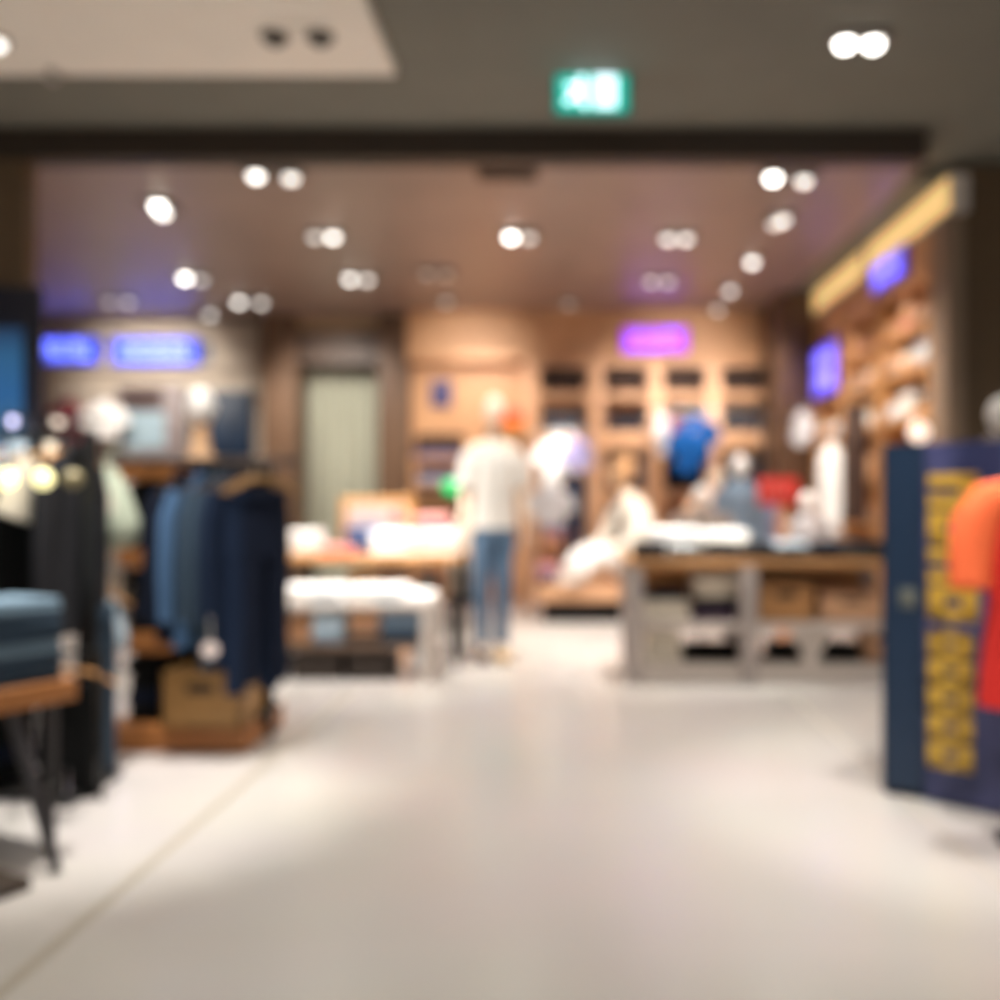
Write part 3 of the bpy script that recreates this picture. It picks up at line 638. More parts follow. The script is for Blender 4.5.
def torso(px, Y, hgt, col, label, w=.3, sleeve='short'):
    t = thing('torso_form', label, 'mannequin', (X(px, Y), Y, 0))
    MB().cyl((0, 0, 0), (0, 0, .02), .15, 24).cyl((0, 0, .02), (0, 0, hgt-.35), .013, 12).obj('stand', CHROME, t)
    skin(t, 'body', [((0, 0, hgt-.62), (.11, .08)), ((0, 0, hgt-.42), (.11, .08)), ((0, 0, hgt-.22), (.12, .08)), ((0, 0, hgt-.08), (.08, .06)), ((0, 0, hgt), .04)], [(0, 1), (1, 2), (2, 3), (3, 4)], WSHELL)
    MB().ball((0, 0, hgt+.08), .078, (.85, 1, 1.1)).obj('head', WSHELL if col != 'peach' else SKIN, t)
    s = shirt_mb(w, .55, sleeve, .10).obj('shirt', CL[col], t); s.location = (0, 0, hgt)
    return t
torso(702, 8.0, 1.10, 'warmgrey', 'short torso form in a grey-beige shirt right behind the white shirt pile', .34)
torso(716, 9.3, 1.26, 'peach', 'torso form in a peach shirt between grey-beige and denim forms', .34)
torso(1003, 4.6, 1.46, 'warmgrey', 'pale torso form behind the navy stand, only its head showing above', .3)
torso(808, 8.3, 1.05, 'lightgrey', 'torso form in light grey shirt close to the red sign', .22)

# red sign on pole
t = thing('standing_sign', 'red promotional sign on a pale wooden post behind the long table', 'sign', (X(778, 7.9), 7.9, 0))
MB().box(-.16, .16, -.015, .015, Z(505, 7.9), Z(478, 7.9), bev=.006).obj('sign_board', mat('red sign board', (206, 40, 34), .5), t)
MB().box(.0, .09, .016, .05, 0, Z(505, 7.9)+.1).obj('post', PEACH, t)
MB().box(-.12, .14, -.12, .16, 0, .02).obj('foot', PEACH, t)
tgm = MB()
for k in range(4): tgm.box(-.12+.06*k, -.09+.06*k, -.021, -.015, Z(497, 7.9), Z(486, 7.9))
tgm.obj('lettering', mat('dull pink letters', (200, 110, 100), .5), t)
hang('hanging_shirt', 'shirt', (X(770, 8.9), 9.0, 1.25), .6, 'lilac', 'pale lilac shirt hanging below the red sign', 'shirt', w=.26, L=.5)
t = thing('clothes_rail', 'short chrome T-shaped stand carrying the pale lilac shirt', 'clothes rail', (X(770, 8.9), 9.0, 0))
MB().cyl((0, .12, 0), (0, .12, 1.25), .012).obj('post', CHROME, t)
MB().cyl((-.12, .0, 1.246), (.12, .0, 1.246), .008).cyl((0, 0, 1.246), (0, .12, 1.246), .008).obj('arm', CHROME, t)

# left part of the back wall: lit panel, poster and shelves
WX0, WX1 = X(411, 11.4), X(528, 11.2)
shelfunit('wall_shelving', 'maple wall shelf with the small navy poster above it, beside the brown column', WX0+.02, X(468, 11.2), 11.12, 11.49, 0, 1.62, [WX0+.07, X(466, 11.2)], [(.0, .08), (.40, .45), (.85, .90), (1.22, 1.27), (1.57, 1.62)], PEACH_D, uw=.05)
pile('sweater', X(440, 11.3), 11.3, 1.62, ['lilac', 'brown', 'brown', 'brown'], 'on top of shelf below small navy poster', .52, .26, .065)
pile('t_shirt', X(440, 11.3), 11.3, 1.27, ['purple', 'lightgrey', 'lilac'], 'in the top row of shelf below small navy poster', .48, .26, .06)
pile('t_shirt', X(440, 11.3), 11.3, .90, ['brown', 'charcoal', 'tan', 'brown'], 'in the second row of shelf below small navy poster', .48, .26, .06)
pile('t_shirt', X(440, 11.3), 11.3, .45, ['brown', 'brown', 'tan'], 'in the low row of shelf below small navy poster', .48, .26, .06)
t = thing('wall_poster', 'small navy poster on the glowing maple wall behind the mannequin', 'poster', (X(441, 11.45), 11.45, Z(393, 11.45)))
MB().box(-.12, .12, 0, .03, -.15, .15).obj('poster_board', mat('navy print', (50, 52, 108), .5), t)
MB().box(-.12, -.0, -.004, 0, .02, .15).obj('print', mat('grey lilac print', (110, 92, 120), .5), t)
t = thing('wall_shelf', 'short floating shelf with orange clothes behind the mannequin head', 'shelf', (X(516, 11.3), 11.3, 1.93-.03))
MB().box(-.22, .22, -.15, .19, -.03, 0, bev=.003).obj('board', PEACH, t)
for s_ in (-.15, .15): MB().cyl((s_, .1, -.03), (s_, .18, -.14), .01).obj('bracket', CHROME, t)
pile('t_shirt', X(516, 11.3), 11.27, 1.90, ['mustard', 'orange', 'orange', 'coral'], 'on the floating shelf behind the mannequin head', .38, .26, .07)
t = MB().ball((0, 0, 0), .075, (1, .5, 1)).obj('indicator_lamp', emit('green indicator', (20, 225, 125), .8), None, (X(451, 9.2), 9.2, Z(487, 9.2)))
tag(t, 'round glowing green lamp beside the mannequin arm, on a slim post', 'lamp')
t2 = MB().cyl((0, .05, 0), (0, .05, 1.27), .012).cyl((0, .05, 0), (0, .05, .02), .12, 24).obj('lamp_post', BLACK, None, (X(451, 9.2), 9.2, 0))
tag(t2, 'slim black post carrying the green lamp', 'post')
# small window-like cabinet below in the orange part
pile('shirt', X(500, 10.6), 10.6, .70, ['cream', 'white', 'ivory'], 'on the small back table behind the mannequin', .3, .3, .06)
table('display_table', 'small maple table against the back wall behind the mannequin', X(478, 10.6), X(528, 10.6), 10.4, 10.85, .70, PEACH, PEACH, .05, .05)

# curtain in the opening
g = MB(); cx0, cx1, yy = X(297, 12.2), X(377, 12.2), 12.2
bm = g.bm; cols = []
for i in range(61):
    u = i/60; xx = cx0+(cx1-cx0)*u; w = .03*math.sin(u*40)
    cols.append([bm.verts.new((xx, yy+w+q, zz_)) for q in (0, .008) for zz_ in (.02, 2.72)])
for A, B in zip(cols, cols[1:]):
    bm.faces.new((A[0], B[0], B[1], A[1])); bm.faces.new((A[2], A[3], B[3], B[2]))
cu = g.obj('curtain', mat('pale grey-green curtain', (196, 196, 176), .8, noise=.12, nscale=4, stretch=(4, 1, .5)))
tag(cu, 'pale grey-green curtain in the opening between two brown columns', 'curtain')

# ------------------------------------------------------------------ left back wall displays
Yl = 11.9
t = thing('wall_poster', 'dark navy wall panel next to the brown column, behind the white mannequin head', 'poster', (X(221, Yl), Yl, Z(422, Yl)))
MB().box(-.37, .37, 0, .05, -.42, .38, bev=.006).obj('panel', mat('deep navy print', (14, 40, 66), .5, noise=.4, nscale=3), t)
t = thing('wall_poster', 'wall poster with a brown upper part and pale blue lower part', 'poster', (X(150, Yl), Yl, Z(420, Yl)))
MB().box(-.40, .40, 0, .05, -.48, .42, bev=.006).obj('panel', mat('warm grey print', (136, 122, 120), .5), t)
MB().box(-.34, .15, -.006, 0, .12, .38).obj('brown_print', mat('dark brown print', (70, 50, 46), .5), t)
MB().box(-.30, .18, -.006, 0, -.34, .10).obj('pale_blue_print', mat('pale blue print', (156, 178, 188), .5), t)
t = thing('clothes_rail', 'chrome wall rail at the back left holding the white top', 'clothes rail', (X(88, 11.6), 11.65, 2.35))
MB().cyl((-.5, 0, 0), (.5, 0, 0), .012).cyl((-.45, 0, 0), (-.45, .33, 0), .01).cyl((.45, 0, 0), (.45, .33, 0), .01).obj('rail', CHROME, t)
hang('hanging_t_shirt', 'shirt', (X(101, 11.6), 11.65, 2.355), .05, 'white', 'white t-shirt hanging on the beige wall below the shorter blue sign', 't-shirt', w=.34, L=.42)
hang('hanging_t_shirt', 'shirt', (X(66, 11.6), 11.65, 2.355), .1, 'maroon', 'dusky red t-shirt hanging on the wall rail near the entrance pillar', 't-shirt', w=.34, L=.75)
table('display_table', 'dark wood table behind the denim racks near the beige wall', X(90, 9.5), X(262, 9.5), 9.5, 10.2, .95, COLUMN, BLACK, .06, .06)
for i, (px, cs) in enumerate(((115, ['maroon', 'brown', 'pink']), (150, ['greyblue', 'paleblue', 'paleblue']), (190, ['charcoal', 'warmgrey']), (232, ['greyblue', 'lightgrey', 'greyblue', 'warmgrey']))):
    pile('sweater', X(px, 9.8), 9.8, .95, cs*2, 'on dark wood table, ' + ['nearest entrance pillar', 'second from entrance pillar', 'second from brown column', 'nearest brown column'][i], .3, .3, .06)
for px, lb, c in ((12, 'small lilac-white globe standing in for a lamp reflection at the edge of the entrance pillar', (215, 210, 250)), (58, 'small cream globe standing in for a lamp reflection beside the entrance pillar', (240, 225, 205))):
    Yb = 5.9 if px < 20 else 11.2
    t = thing('reflection_globe', lb, 'lamp', (X(px, Yb), Yb, Z(421, Yb)))
    MB().ball((0, 0, 0), .025 if px < 20 else .05, n=16).obj('globe', emit('reflection ' + lb[6:12], c, 3.6 if px < 20 else 2.4), t)  # glowing globes stand in for ceiling lamps reflected in glass
    MB().cyl((0, .02, 0), (0, .15 if px < 20 else .85, 0), .01, 10).obj('arm', CHROME, t)

# blue lightbox on entrance pillar
t = thing('lightbox_display', 'tall glowing blue lightbox on the dark entrance pillar', 'lightbox', (X(8, 6.0), 6.0, 0))
NAVYG = mat('navy glass', (16, 22, 44), .3)
MB().box(-.40, X(40, 6.0)-X(8, 6.0), 0, .055, .05, Z(286, 6.0), bev=.01).obj('case', NAVYG, t)
lb_ = bpy.data.materials.new('blue lit print'); lb_.use_nodes = True
n_ = lb_.node_tree; bb = n_.nodes['Principled BSDF']; tc_ = n_.nodes.new('ShaderNodeTexCoord'); sx = n_.nodes.new('ShaderNodeSeparateXYZ'); rp = n_.nodes.new('ShaderNodeValToRGB')
n_.links.new(tc_.outputs['Generated'], sx.inputs[0]); n_.links.new(sx.outputs['Z'], rp.inputs[0]); n_.links.new(rp.outputs[0], bb.inputs['Emission Color'])
cr = rp.color_ramp
cr.elements[0].position = 0; cr.elements[0].color = lin((60, 90, 110)) + (1,)
cr.elements[1].position = 1; cr.elements[1].color = lin((30, 60, 100)) + (1,)
for p_, c_ in ((.3, (120, 152, 170)), (.55, (78, 124, 146)), (.75, (28, 110, 176)), (.9, (40, 110, 160))):
    e_ = cr.elements.new(p_); e_.color = lin(c_) + (1,)
bb.inputs['Emission Strength'].default_value = .55; bb.inputs['Base Color'].default_value = (.02, .04, .08, 1)
MB().box(-.36, X(23, 6.0)-X(8, 6.0), -.012, 0, Z(600, 6.0), Z(328, 6.0)).obj('lit_print', lb_, t)

# ------------------------------------------------------------------ denim gondola (second rack)
GY = 4.55
t = thing('display_gondola', 'black gondola with orange-wood shelves carrying hanging denim', 'display unit', (X(172, GY), GY, 0))
gx0, gx1 = X(98, GY)-X(172, GY), X(246, GY)-X(172, GY)
ztop = Z(462, GY)
MB().box(gx0, gx1, .0, .60, 0.0, .115, bev=.006).obj('base_shelf', CEDAR, t)
MB().box(gx0+.04, gx1-.03, .40, .44, .115, ztop).obj('back_panel', BLACK, t)
for px, nm in ((470, 0), (560, 0), (645, 0)):
    z = Z(px, GY)
    MB().box(gx0+.06, gx1-.36, .06, .40, z-.045, z+.045, bev=.004).obj('shelf', CEDAR, t)
for x_ in (gx0+.05, gx1+.01): MB().box(x_-.02, x_+.02, .30, .34, 0, ztop+.0, bev=.004).obj('post', BLACK, t)
MB().box(gx0+.04, gx1+.14, .28, .36, ztop, ztop+.03, bev=.004).obj('top_rail', BLACK, t)
MB().cyl((-.15, -.05, ztop-.0), (gx1+.16, -.05, ztop-.0), .012).cyl((-.12, -.05, ztop), (-.12, .3, ztop), .01).cyl((gx1+.12, -.05, ztop), (gx1+.12, .3, ztop), .01).obj('front_rail', wood('brown rail', (84, 58, 36)), t)
MB().box(gx1-.01, gx1+.03, .15, .45, .115, .14, bev=.005).obj('foot', BLACK, t)
for i, (za, k) in enumerate(((Z(560, GY)+.046, 4), (Z(645, GY)+.046, 4), (.116, 4))):
    pile('jeans', X(137, GY)+.005, GY+.22, za, ['black', 'deepnavy', 'black', 'black'][:k], 'on gondola, ' + ['shelf behind sage bag', 'middle shelf', 'base shelf'][i], .20, .24, [.075, .072, .075][i], group='black jeans folded on the gondola')
crate(X(160, 4.5)+.005, X(240, 4.5), 4.50, 4.85, .116, Z(672, 4.5), KRAFT, 'kraft-coloured wooden box on the base of the denim gondola', 'storage_box', 'box', KRAFT)
# hanging denim
hz = ztop - .002
GL = 'denim clothes hanging on the gondola rail'
for px, dy, rr, c, w_, L_, kd, lb in (
    (182, 0, 1.2, 'deepnavy', .34, .74, 'j', 'very dark navy jacket hanging first on the gondola rail, next to the black shelves'),
    (204, 0, 1.05, 'middenim', .36, .76, 'j', 'brightest mid-blue denim jacket hanging on the gondola rail'),
    (215, 0, 1.15, 'greydenim', .34, .72, 'j', 'grey-blue denim jacket hanging beside the brightest one'),
    (226, 0, 1.2, 'greydenim', .36, .86, 'j', 'longer grey-blue denim jacket in the middle of the gondola rail'),
    (236, 0, 1.2, 'navy', .34, .84, 'j', 'long navy coat hanging beside the longer grey-blue jacket'),
    (250, 0, 1.0, 'navy', .30, .90, 't', 'long navy jeans hanging on a wooden hanger near the end of the gondola rail'),
    (261, 0, .8, 'deepnavy', .24, .86, 't', 'last very dark navy jeans at the aisle end of the gondola rail')):
    if kd == 'j': hang('hanging_jacket', 'shirt', (X(px, 4.45), 4.50, hz), rr, c, lb, 'jacket', GL, hm=wood('dark hanger', (70, 50, 36)), w=w_, L=L_, sleeve='long', dp=.032)
    else: hang('hanging_trousers', 'trousers', (X(px, 4.45), 4.50, hz), rr, c, lb, 'jeans', GL, hm=KRAFT, w=w_, L=L_, dp=.028)

# head form on top
t = thing('head_form', 'white head form on a tan neck standing on the denim gondola', 'head form', (X(200, 4.85), 4.86, ztop+.031))
MB().tube([(0, 0, 0), (0, 0, .03), (0, 0, .13), (0, 0, .20)], [.075, .05, .036, .045], 20).obj('neck', TANSHELL, t)
hd = head_mesh(t, (0, 0, .245), WSHELL, .088)
# pale items hanging at the front of the gondola
def teardrop(name, label, cat, px, py0, py1, Y, w, m, strap=True):
    z0, z1 = Z(py1, Y), Z(py0, Y); h = z1-z0
    t = thing(name, label, cat, (X(px, Y), Y, z1))
    MB().tube([(w*.15, 0, -h), (w*.14, 0, -h*.92), (w*.10, 0, -h*.7), (0, 0, -h*.35), (-w*.12, 0, -h*.08), (-w*.15, 0, 0)], [(w*.2, .02), (w*.42, .04), (w*.5, .05), (w*.38, .04), (w*.24, .03), (w*.1, .02)], 20, (1, 0, 0), .05, 5).obj('bag_body', m, t)
    if strap: MB().tube([(-w*.15, 0, -.01), (-w*.2, .03, .05), (-w*.1, .1, .09), (0, .2, .07)], [.007]*4, 8, (0, 1, 0)).obj('strap', m, t)
    return t
teardrop('cloth_bag', 'pale sage teardrop cloth bag hanging in front of the gondola', 'bag', 113, 468, 548, 4.3, .19, CL['sage'])
teardrop('cloth_bag', 'pale blue cloth bag hanging lower on the gondola, under the sage bag', 'bag', 107, 588, 660, 4.3, .15, CL['paleblue'])
tag(MB().cyl((-.05, 0, 0), (.42, 0, 0), .012).cyl((.40, 0, 0), (.40, .5, .0), .012).cyl((0, 0, 0), (0, 0, -.5), .008).obj('hook_bar', BLACK, None, (X(103, 4.32), 4.34, Z(462, 4.32))), 'black hook bar on the gondola end holding the sage bag', 'hook bar')
for px, py, Y_, lb in ((118, 656, 4.25, 'round pinkish swing tag below the pale blue bag'), (210, 650, 4.28, 'round white swing tag below the denim jackets')):
    t = thing('swing_tag', lb, 'tag', (X(px, Y_), Y_, Z(py, Y_)))
    MB().tube([(0, 0, 0), (0, .006, 0)], [.034, .034], 24, (1, 0, 0)).obj('disc', mat('pale pink card', (250, 232, 226), .5), t)
    MB().cyl((0, .003, .03), (0, .003, .14), .002, 6).obj('string', CL['white'], t)
hang('hanging_trousers', 'trousers', (X(88, 4.05), 4.12, Z(575, 4.12)), 1.1, 'greydenim', 'grey-blue jeans hanging in the gap between the two denim racks', 'jeans', w=.18, L=.72, dp=.03)

# ------------------------------------------------------------------ nearest rack and table at the left edge
LR = 3.95   # rail depth
t = thing('clothes_rail', 'black clothes rail with warm glowing knobs at the near left edge', 'clothes rail', (X(90, LR), LR, 0))
MB().box(-.025, .025, -.025, .025, 0, Z(432, LR), bev=.004).obj('post', BLACK, t)
MB().box(-1.0, -.95, -.025, .025, 0, Z(432, LR), bev=.004).obj('post', BLACK, t)
MB().cyl((-1.0, 0, Z(434, LR)), (.02, 0, Z(434, LR)), .014).obj('rail', BLACK, t)
MB().box(-.03, .03, -.22, .22, 0, .03, bev=.005).obj('foot', BLACK, t)
for px, lb, s_ in ((43, 'round warm yellow knob above the black jacket on the near rail, highlight made to glow', 1.7), (7, 'round warm yellow knob at the very edge of the near rail, highlight made to glow', 2.2), (73, 'round dull brass knob beside the post of the near rail', 0)):
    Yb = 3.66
    t = thing('rail_knob', lb, 'bulb', (X(px, Yb), Yb, Z(479, Yb)), 0, 'round knobs on the near clothes rail')
    MB().ball((0, 0, 0), .034, n=16).obj('globe', emit('warm knob glow %.1f' % s_, (255, 245, 180), s_) if s_ else mat('brass', (150, 138, 100), .4), t)  # emission stands in for the highlight on strongly lit metal knobs
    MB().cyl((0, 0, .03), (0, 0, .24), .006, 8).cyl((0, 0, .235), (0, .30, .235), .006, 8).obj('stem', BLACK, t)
NG = 'clothes on the near rail at the left edge'
rz_ = Z(434, LR)+.012
hang('hanging_shirt', 'shirt', (X(-2, LR), LR, rz_), 1.15, 'middenim', 'mid-blue shirt hanging at the very edge of the near rail', 'shirt', NG, w=.36, L=.60, sleeve='long', dp=.035)
hang('hanging_shirt', 'shirt', (X(20, LR), LR, rz_), 1.25, 'paleblue', 'pale blue shirt hanging behind the black jacket on the near rail', 'shirt', NG, w=.34, L=.60, sleeve='long', dp=.035)
hang('hanging_jacket', 'shirt', (X(46, LR), LR, rz_-.0), 1.15, 'black', 'black jacket hanging on the near rail under the warm knobs', 'jacket', NG, w=.36, L=.60, sleeve='long', dp=.04)
hang('hanging_jacket', 'shirt', (X(72, LR), LR, rz_-.0), 1.3, 'charcoal', 'charcoal jacket hanging next to the post of the near rail', 'jacket', NG, w=.24, L=.74, sleeve='long', dp=.035)
hang('hanging_shirt', 'shirt', (X(58, LR), LR, rz_-.0), 1.2, 'ivory', 'beige cropped top hanging between the black and charcoal jackets', 'shirt', NG, w=.30, L=.16, dp=.035)
# table
TC = Vector((-1.66, 3.34)); ang = math.radians(-28)   # back-right corner
ux, uy = Vector((math.sin(ang), -math.cos(ang))), Vector((-math.cos(ang), -math.sin(ang)))   # toward camera, toward left
t = thing('display_table', 'near wooden table with a pile of denim, cut by the left picture edge', 'table', (-1.66, 3.34, 0), ang)
MB().box(-.95, 0, -.30, 0, .485, .555, bev=.005).obj('tabletop', CEDAR, t)
for (a, b_, c, d) in ((-.07, -.05, -.07, -.05), (-.05, -.2, .18, -.20), (-.90, -.05, -.92, 0), (-.90, -.25, -.92, -.27)):
    MB().tube([(c, d, 0), (a, b_, .49)], [.016, .024], 10).obj('leg', mat('dark grey leg', (44, 40, 42), .4), t)
MB().box(-.92, -.05, -.27, -.03, .20, .225, bev=.004).obj('lower_shelf', BLACK, t)
def on_table(u, v): 
    p = Matrix.Rotation(ang, 2) @ Vector((u, v)); return -1.66+p.x, 3.34+p.y
for i, (u, cs, dd) in enumerate(((-.17, ['greydenim', 'greydenim', 'washed', 'greydenim', 'greydenim', 'washed'], .045), (-.48, ['black', 'greydenim', 'denim', 'greydenim', 'washed'], .048), (-.77, ['black', 'charcoal', 'black', 'lightgrey'], .05))):
    x_, y_ = on_table(u, -.15)
    pile('jeans', x_, y_, .555, cs, 'on near wooden table, ' + ['closest to gondola', 'middle pile', 'at picture edge'][i], .265, .25, dd, rz=ang)
for i, (u, cs) in enumerate(((-.18, ['black', 'deepnavy', 'black', 'black']), (-.48, ['deepnavy', 'deepnavy', 'black', 'deepnavy']))):
    x_, y_ = on_table(u-.08, -.14)
    pile('jeans', x_, y_, .226, cs, 'under near wooden table, ' + ['by splayed leg', 'further in'][i], .22, .20, .06, rz=ang)
t = tag(MB().box(-.45, .0, -.14, .13, 0, .035, bev=.006).obj('floor_plinth', LINTEL, None, (X(34, 2.93)-.08, 2.84, 0), ang), 'low dark brown plinth on the floor at the near left edge', 'plinth')
hang('hanging_trousers', 'trousers', (-1.95, 3.84, .57), .5, 'black', 'black trousers hanging behind the near table by its corner', 'trousers', w=.20, L=.40, dp=.03)
hang('hanging_trousers', 'trousers', (-2.20, 3.84, .57), .4, 'deepnavy', 'very dark navy trousers hanging behind the near table', 'trousers', w=.20, L=.38, dp=.03)
tag(MB().cyl((-.5, 0, 0), (.06, 0, 0), .01).cyl((.05, 0, 0), (.05, 0, -.565), .01).cyl((-.49, 0, 0), (-.49, 0, -.565), .01).obj('low_rail', BLACK, None, (-1.87, 3.84, .565)), 'low black rail behind the near wooden table', 'clothes rail')

# ------------------------------------------------------------------ navy stand on the right
A, B_, C_ = Vector((1.205, 3.92)), Vector((1.345, 3.83)), Vector((1.78, 3.44))
t = thing('display_stand', 'tall navy stand with yellow vertical lettering beside the aisle', 'display stand', (B_.x, B_.y, 0))
zt, zb = Z(444, 3.9), .012
nrm = (C_-B_).normalized(); inn = Vector((-nrm.y, nrm.x))
D_ = C_+inn*.35; E_ = A+Vector((.24, .28))
g = MB(); pts = [B_, C_, D_, E_, A]
pts = [(p.x-B_.x, p.y-B_.y) for p in pts]
g.poly(pts, 'z', zb+.01, zt)
g.obj('cabinet', mat('dark teal navy side', (4, 34, 60), .45), t, smooth=False)
ang2 = math.atan2(C_.y-B_.y, C_.x-B_.x)
FW = (C_-B_).length
pm = bpy.data.materials.new('navy poster print'); pm.use_nodes = True
n_ = pm.node_tree; bb = n_.nodes['Principled BSDF']; tc_ = n_.nodes.new('ShaderNodeTexCoord'); no_ = n_.nodes.new('ShaderNodeTexNoise'); no_.inputs['Scale'].default_value = 3.5; rp = n_.nodes.new('ShaderNodeValToRGB')
rp.color_ramp.elements[0].position = .42; rp.color_ramp.elements[0].color = lin((26, 34, 72)) + (1,)
rp.color_ramp.elements[1].position = .68; rp.color_ramp.elements[1].color = lin((80, 84, 130)) + (1,)
n_.links.new(tc_.outputs['Object'], no_.inputs['Vector']); n_.links.new(no_.outputs['Fac'], rp.inputs[0]); n_.links.new(rp.outputs[0], bb.inputs['Base Color']); bb.inputs['Roughness'].default_value = .5
fp = MB().box(0, FW, -.02, 0, zb, zt).obj('front_poster', pm, t, (0, 0, 0), ang2)
# vertical lettering: two words of blocky glyphs, heavy strokes
g = MB(); r_ = random.Random(5)
def glyphs(x0, x1, zlo, zhi, n):
    hh = (zhi-zlo)/n
    for i in range(n):
        z0, z1 = zlo+hh*i+hh*.05, zlo+hh*(i+1)-hh*.05; w = x1-x0
        k = r_.choice((0, 1, 2))
        g.box(x0, x1, -.026, -.02, z0, z0+(z1-z0)*.36)
        if k != 2: g.box(x0, x1, -.026, -.02, z1-(z1-z0)*.36, z1)
        if k != 1: g.box(x0, x0+w*.34, -.026, -.02, z0, z1)
        g.box(x1-w*.34, x1, -.026, -.02, z0, z1)
        if k == 2: g.box(x0+w*.34, x0+w*.7, -.026, -.02, z1-(z1-z0)*.3, z1)
glyphs(.018, .205, Z(622, 3.75), Z(472, 3.75), 4)
glyphs(.018, .185, Z(772, 3.73), Z(631, 3.73), 5)
g.obj('lettering', mat('yellow lettering', (200, 160, 56), .5), fp)
sp = MB().box(.02, (B_-A).length-.02, -.008, 0, zb+.02, zt-.01).obj('side_panel', mat('teal navy sheet', (5, 38, 66), .45), t, (A.x-B_.x, A.y-B_.y, 0), math.atan2(B_.y-A.y, B_.x-A.x))
MB().box(.07, .13, -.012, -.008, Z(607, 3.88), Z(588, 3.88), bev=.002).obj('small_badge', mat('dull grey badge', (96, 100, 92), .5), sp)
MB().poly([(p[0]*.96+.01, p[1]*.96+.01) for p in pts], 'z', 0, zb+.012).obj('foot_plinth', TOE, t, smooth=False)

# torso form in red beside the stand
fx, fy = 1.565, 3.34
fg = thing('torso_form', 'pale torso form in a red coat with orange sleeves, in front of the navy stand', 'mannequin', (fx, fy, 0), math.radians(-14))
MB().cyl((0, 0, 0), (0, 0, .02), .15, 28).cyl((0, 0, .02), (0, 0, .7), .014, 12).obj('stand', BLACK, fg)
skin(fg, 'body', [((0, 0, .62), (.14, .10)), ((0, 0, .84), (.12, .09)), ((0, 0, 1.02), (.15, .10)), ((0, 0, 1.16), (.12, .08)), ((0, 0, 1.25), .05), ((0, 0, 1.33), .05)], [(0, 1), (1, 2), (2, 3), (3, 4), (4, 5)], SKIN)
head_mesh(fg, (-.02, 0, 1.43), SKIN, .10)
g = MB().tube([(0, 0, .46), (0, 0, .60), (0, 0, .82), (0, 0, 1.0), (0, 0, 1.12), (0, 0, 1.18), (0, 0, 1.22)], [(.21, .14), (.20, .135), (.175, .12), (.19, .13), (.17, .115), (.12, .09), (.075, .065)], 30, (1, 0, 0), .02, 7)
ct = g.obj('coat', CL['brightred'], fg)
MB().tube([(0, 0, 1.20), (0, 0, 1.235)], [(.078, .07), (.07, .062)], 20, cap=False).obj('collar', CL['orange'], ct)
for s_ in (-1, 1):
    MB().tube([(s_*.08, 0, 1.165), (s_*.16, 0, 1.14), (s_*.21, -.01, 1.06), (s_*.232, -.03, .94), (s_*.235, -.05, .86)], [(.06, .085), (.085, .09), (.088, .085), (.075, .075), (.07, .07)], 16).obj('sleeve', CL['orange'], fg)
MB().tube([(.0, -.09, .90), (.0, -.10, 1.0), (0, -.075, 1.14)], [(.05, .05), (.075, .05), (.05, .03)], 16).obj('shirt_front', CL['greyblue'], fg)

# ------------------------------------------------------------------ wall shelving on the right wall
def rshelf(y0, y1, label, boards):
    t = thing('wall_shelving', label, 'shelving', (2.67, (y0+y1)/2, 0)); L = (y1-y0)/2
    MB().box(.15, .175, -L, L, 0, 3.04).obj('back_panel', PEACH_D, t)
    for s in (-1, 1): MB().box(-.21, .17, s*L-(.06 if s > 0 else 0), s*L+(.0 if s > 0 else .06), 0, 3.04, bev=.004).obj('upright', HONEY, t)
    MB().box(-.20, .15, -L+.06, L-.06, 2.74, 3.04, bev=.004).obj('header_panel', PEACH_D, t)
    for z in boards: MB().box(-.20, .15, -L+.06, L-.06, z-.05, z, bev=.004).obj('shelf', HONEY, t)
    return t
zs = [.12, .55, .95, 1.35, 1.78, 2.14, 2.44]
secs = [(6.92, 8.16, 'honey-wood wall shelving bay next to the grey-brown jamb'), (8.18, 9.22, 'middle honey-wood wall shelving bay'), (9.24, 10.28, 'honey-wood wall shelving bay next to the dark column')]
cyc = [['peach', 'tan', 'peach'], ['tan', 'brown', 'tan'], ['white', 'cream', 'white'], ['paleblue', 'white', 'greyblue'], ['peach', 'cream', 'tan'], ['warmgrey', 'peach', 'tan'], ['pink', 'tan', 'peach']]
bn = ['wall bay by jamb', 'middle wall bay', 'corner wall bay']
ROWN = ['lowest board', 'second board up', 'third board up', 'fourth board up', 'fifth board up', 'sixth board up', 'highest board']
for si, (y0, y1, lb) in enumerate(secs):
    rshelf(y0, y1, lb, zs)
    for zi, z in enumerate(zs):
        if zi < 2: continue
        n = 3 if si == 0 else 2
        for k in range(n):
            yy_ = y0+.10+(y1-y0-.2)*(k+.5)/n
            if zi == 5 and si == 2: continue
            cs = cyc[(zi*2+k+si) % 7]
            pile('shirt', 2.64, yy_, z, cs if (zi+k) % 2 else cs[:2], 'on %s, %s, %s' % (bn[si], ROWN[zi], ['front pile', 'second pile', 'third pile'][k]), .27, .29, .06, rz=-PI/2,
                 group='folded shirts on the right wall shelving')
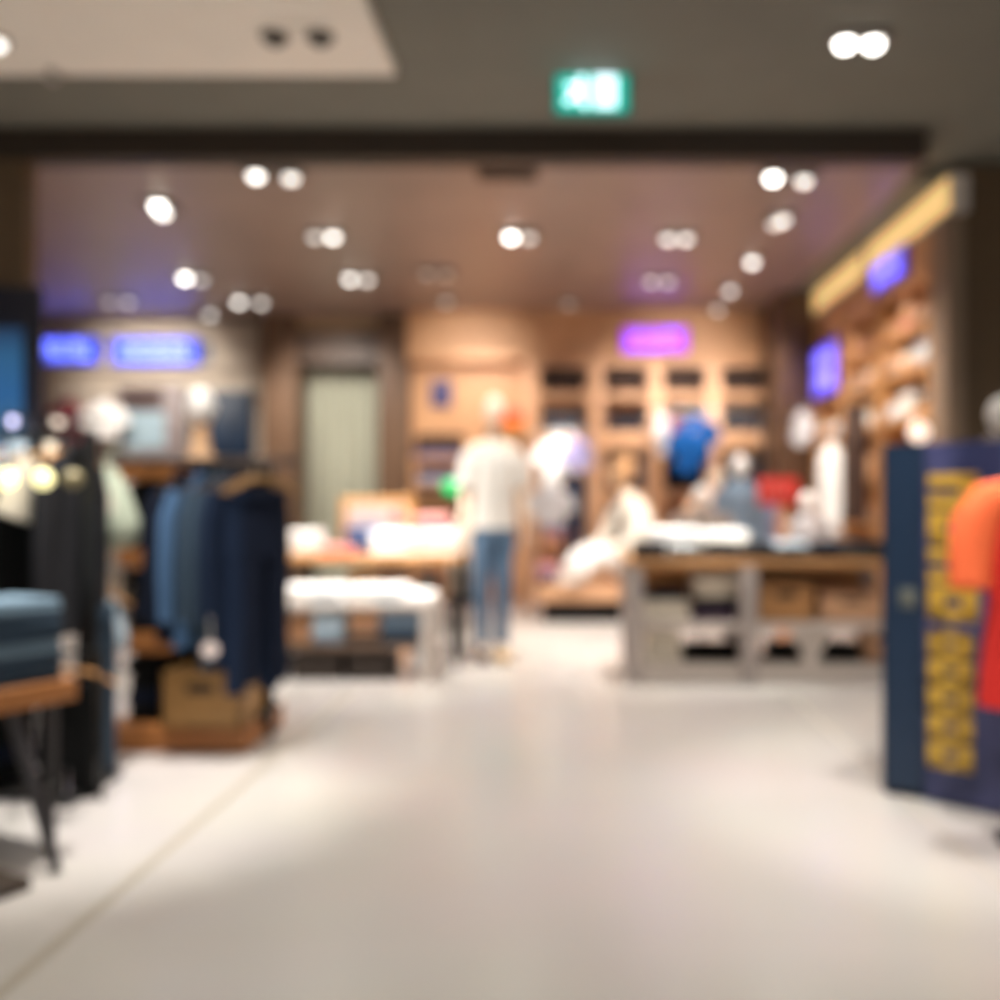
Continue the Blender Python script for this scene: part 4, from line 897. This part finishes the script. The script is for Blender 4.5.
# hanging pieces ahead of the right wall
hang('hanging_shirt', 'shirt', (2.25, 8.75, 1.70), -1.45, 'white', 'long white shirt hanging in front of the middle wall shelving bay', 'shirt', w=.36, L=.78, sleeve='long')
hang('hanging_shirt', 'shirt', (2.25, 9.85, 2.08), -1.4, 'lightgrey', 'pale blue-grey shirt hanging under the two-line violet sign', 'shirt', w=.26, L=.34)
hang('hanging_trousers', 'trousers', (2.28, 8.15, 2.05), -1.2, 'brown', 'dark brown trousers hanging at the divider of the wall shelving', 'trousers', w=.26, L=.95)
for (y_, z_, lb) in ((8.75, 1.695, 'short chrome arm holding the long white shirt'), (9.85, 2.075, 'short chrome arm under the two-line violet sign'), (8.15, 2.045, 'short chrome arm holding the dark brown trousers')):
    tag(MB().cyl((-.05, 0, 0), (.17, 0, 0), .009).obj('shelf_hook', CHROME, None, (2.26, y_, z_)), lb, 'rail arm')
t = thing('globe_lamp', 'round glowing lamp on the wall shelving just above the navy stand', 'lamp', (2.30, 6.98-.2, 0))
t.location = (X(919, 6.5), 6.5, 0)
MB().ball((0, 0, Z(432, 6.5)), .065, n=20).obj('globe', emit('soft globe', (255, 232, 214), 1.2), t)
MB().cyl((0, 0, .0), (0, 0, Z(432, 6.5)-.06), .012).cyl((0, 0, 0), (0, 0, .02), .11, 24).obj('pole', CHROME, t)

# ------------------------------------------------------------------ world, camera
w = bpy.data.worlds.new('World'); scene.world = w; w.use_nodes = True
w.node_tree.nodes['Background'].inputs[0].default_value = (1, .985, .95, 1); w.node_tree.nodes['Background'].inputs[1].default_value = .82
cam = bpy.data.cameras.new('Camera'); co = bpy.data.objects.new('Camera', cam); COL.objects.link(co)
cam.sensor_width = 36; cam.lens = 36; cam.shift_x = -.075; cam.clip_start = .02
co.location = (0, 0, H); co.rotation_euler = (PI/2, 0, 0)
cam.dof.use_dof = True; cam.dof.focus_distance = .8; cam.dof.aperture_fstop = 1.95
scene.camera = co
scene.view_settings.view_transform = 'Standard'; scene.view_settings.look = 'None'; scene.view_settings.exposure = 0.0; scene.view_settings.gamma = 1
scene.view_settings.use_curve_mapping = False
scene.cycles.use_denoising = True; scene.cycles.denoiser = 'OPENIMAGEDENOISE'
scene.cycles.use_light_tree = True; scene.cycles.max_bounces = 6; scene.cycles.diffuse_bounces = 4
scene.cycles.use_adaptive_sampling = False
scene.cycles.caustics_reflective = False; scene.cycles.caustics_refractive = False
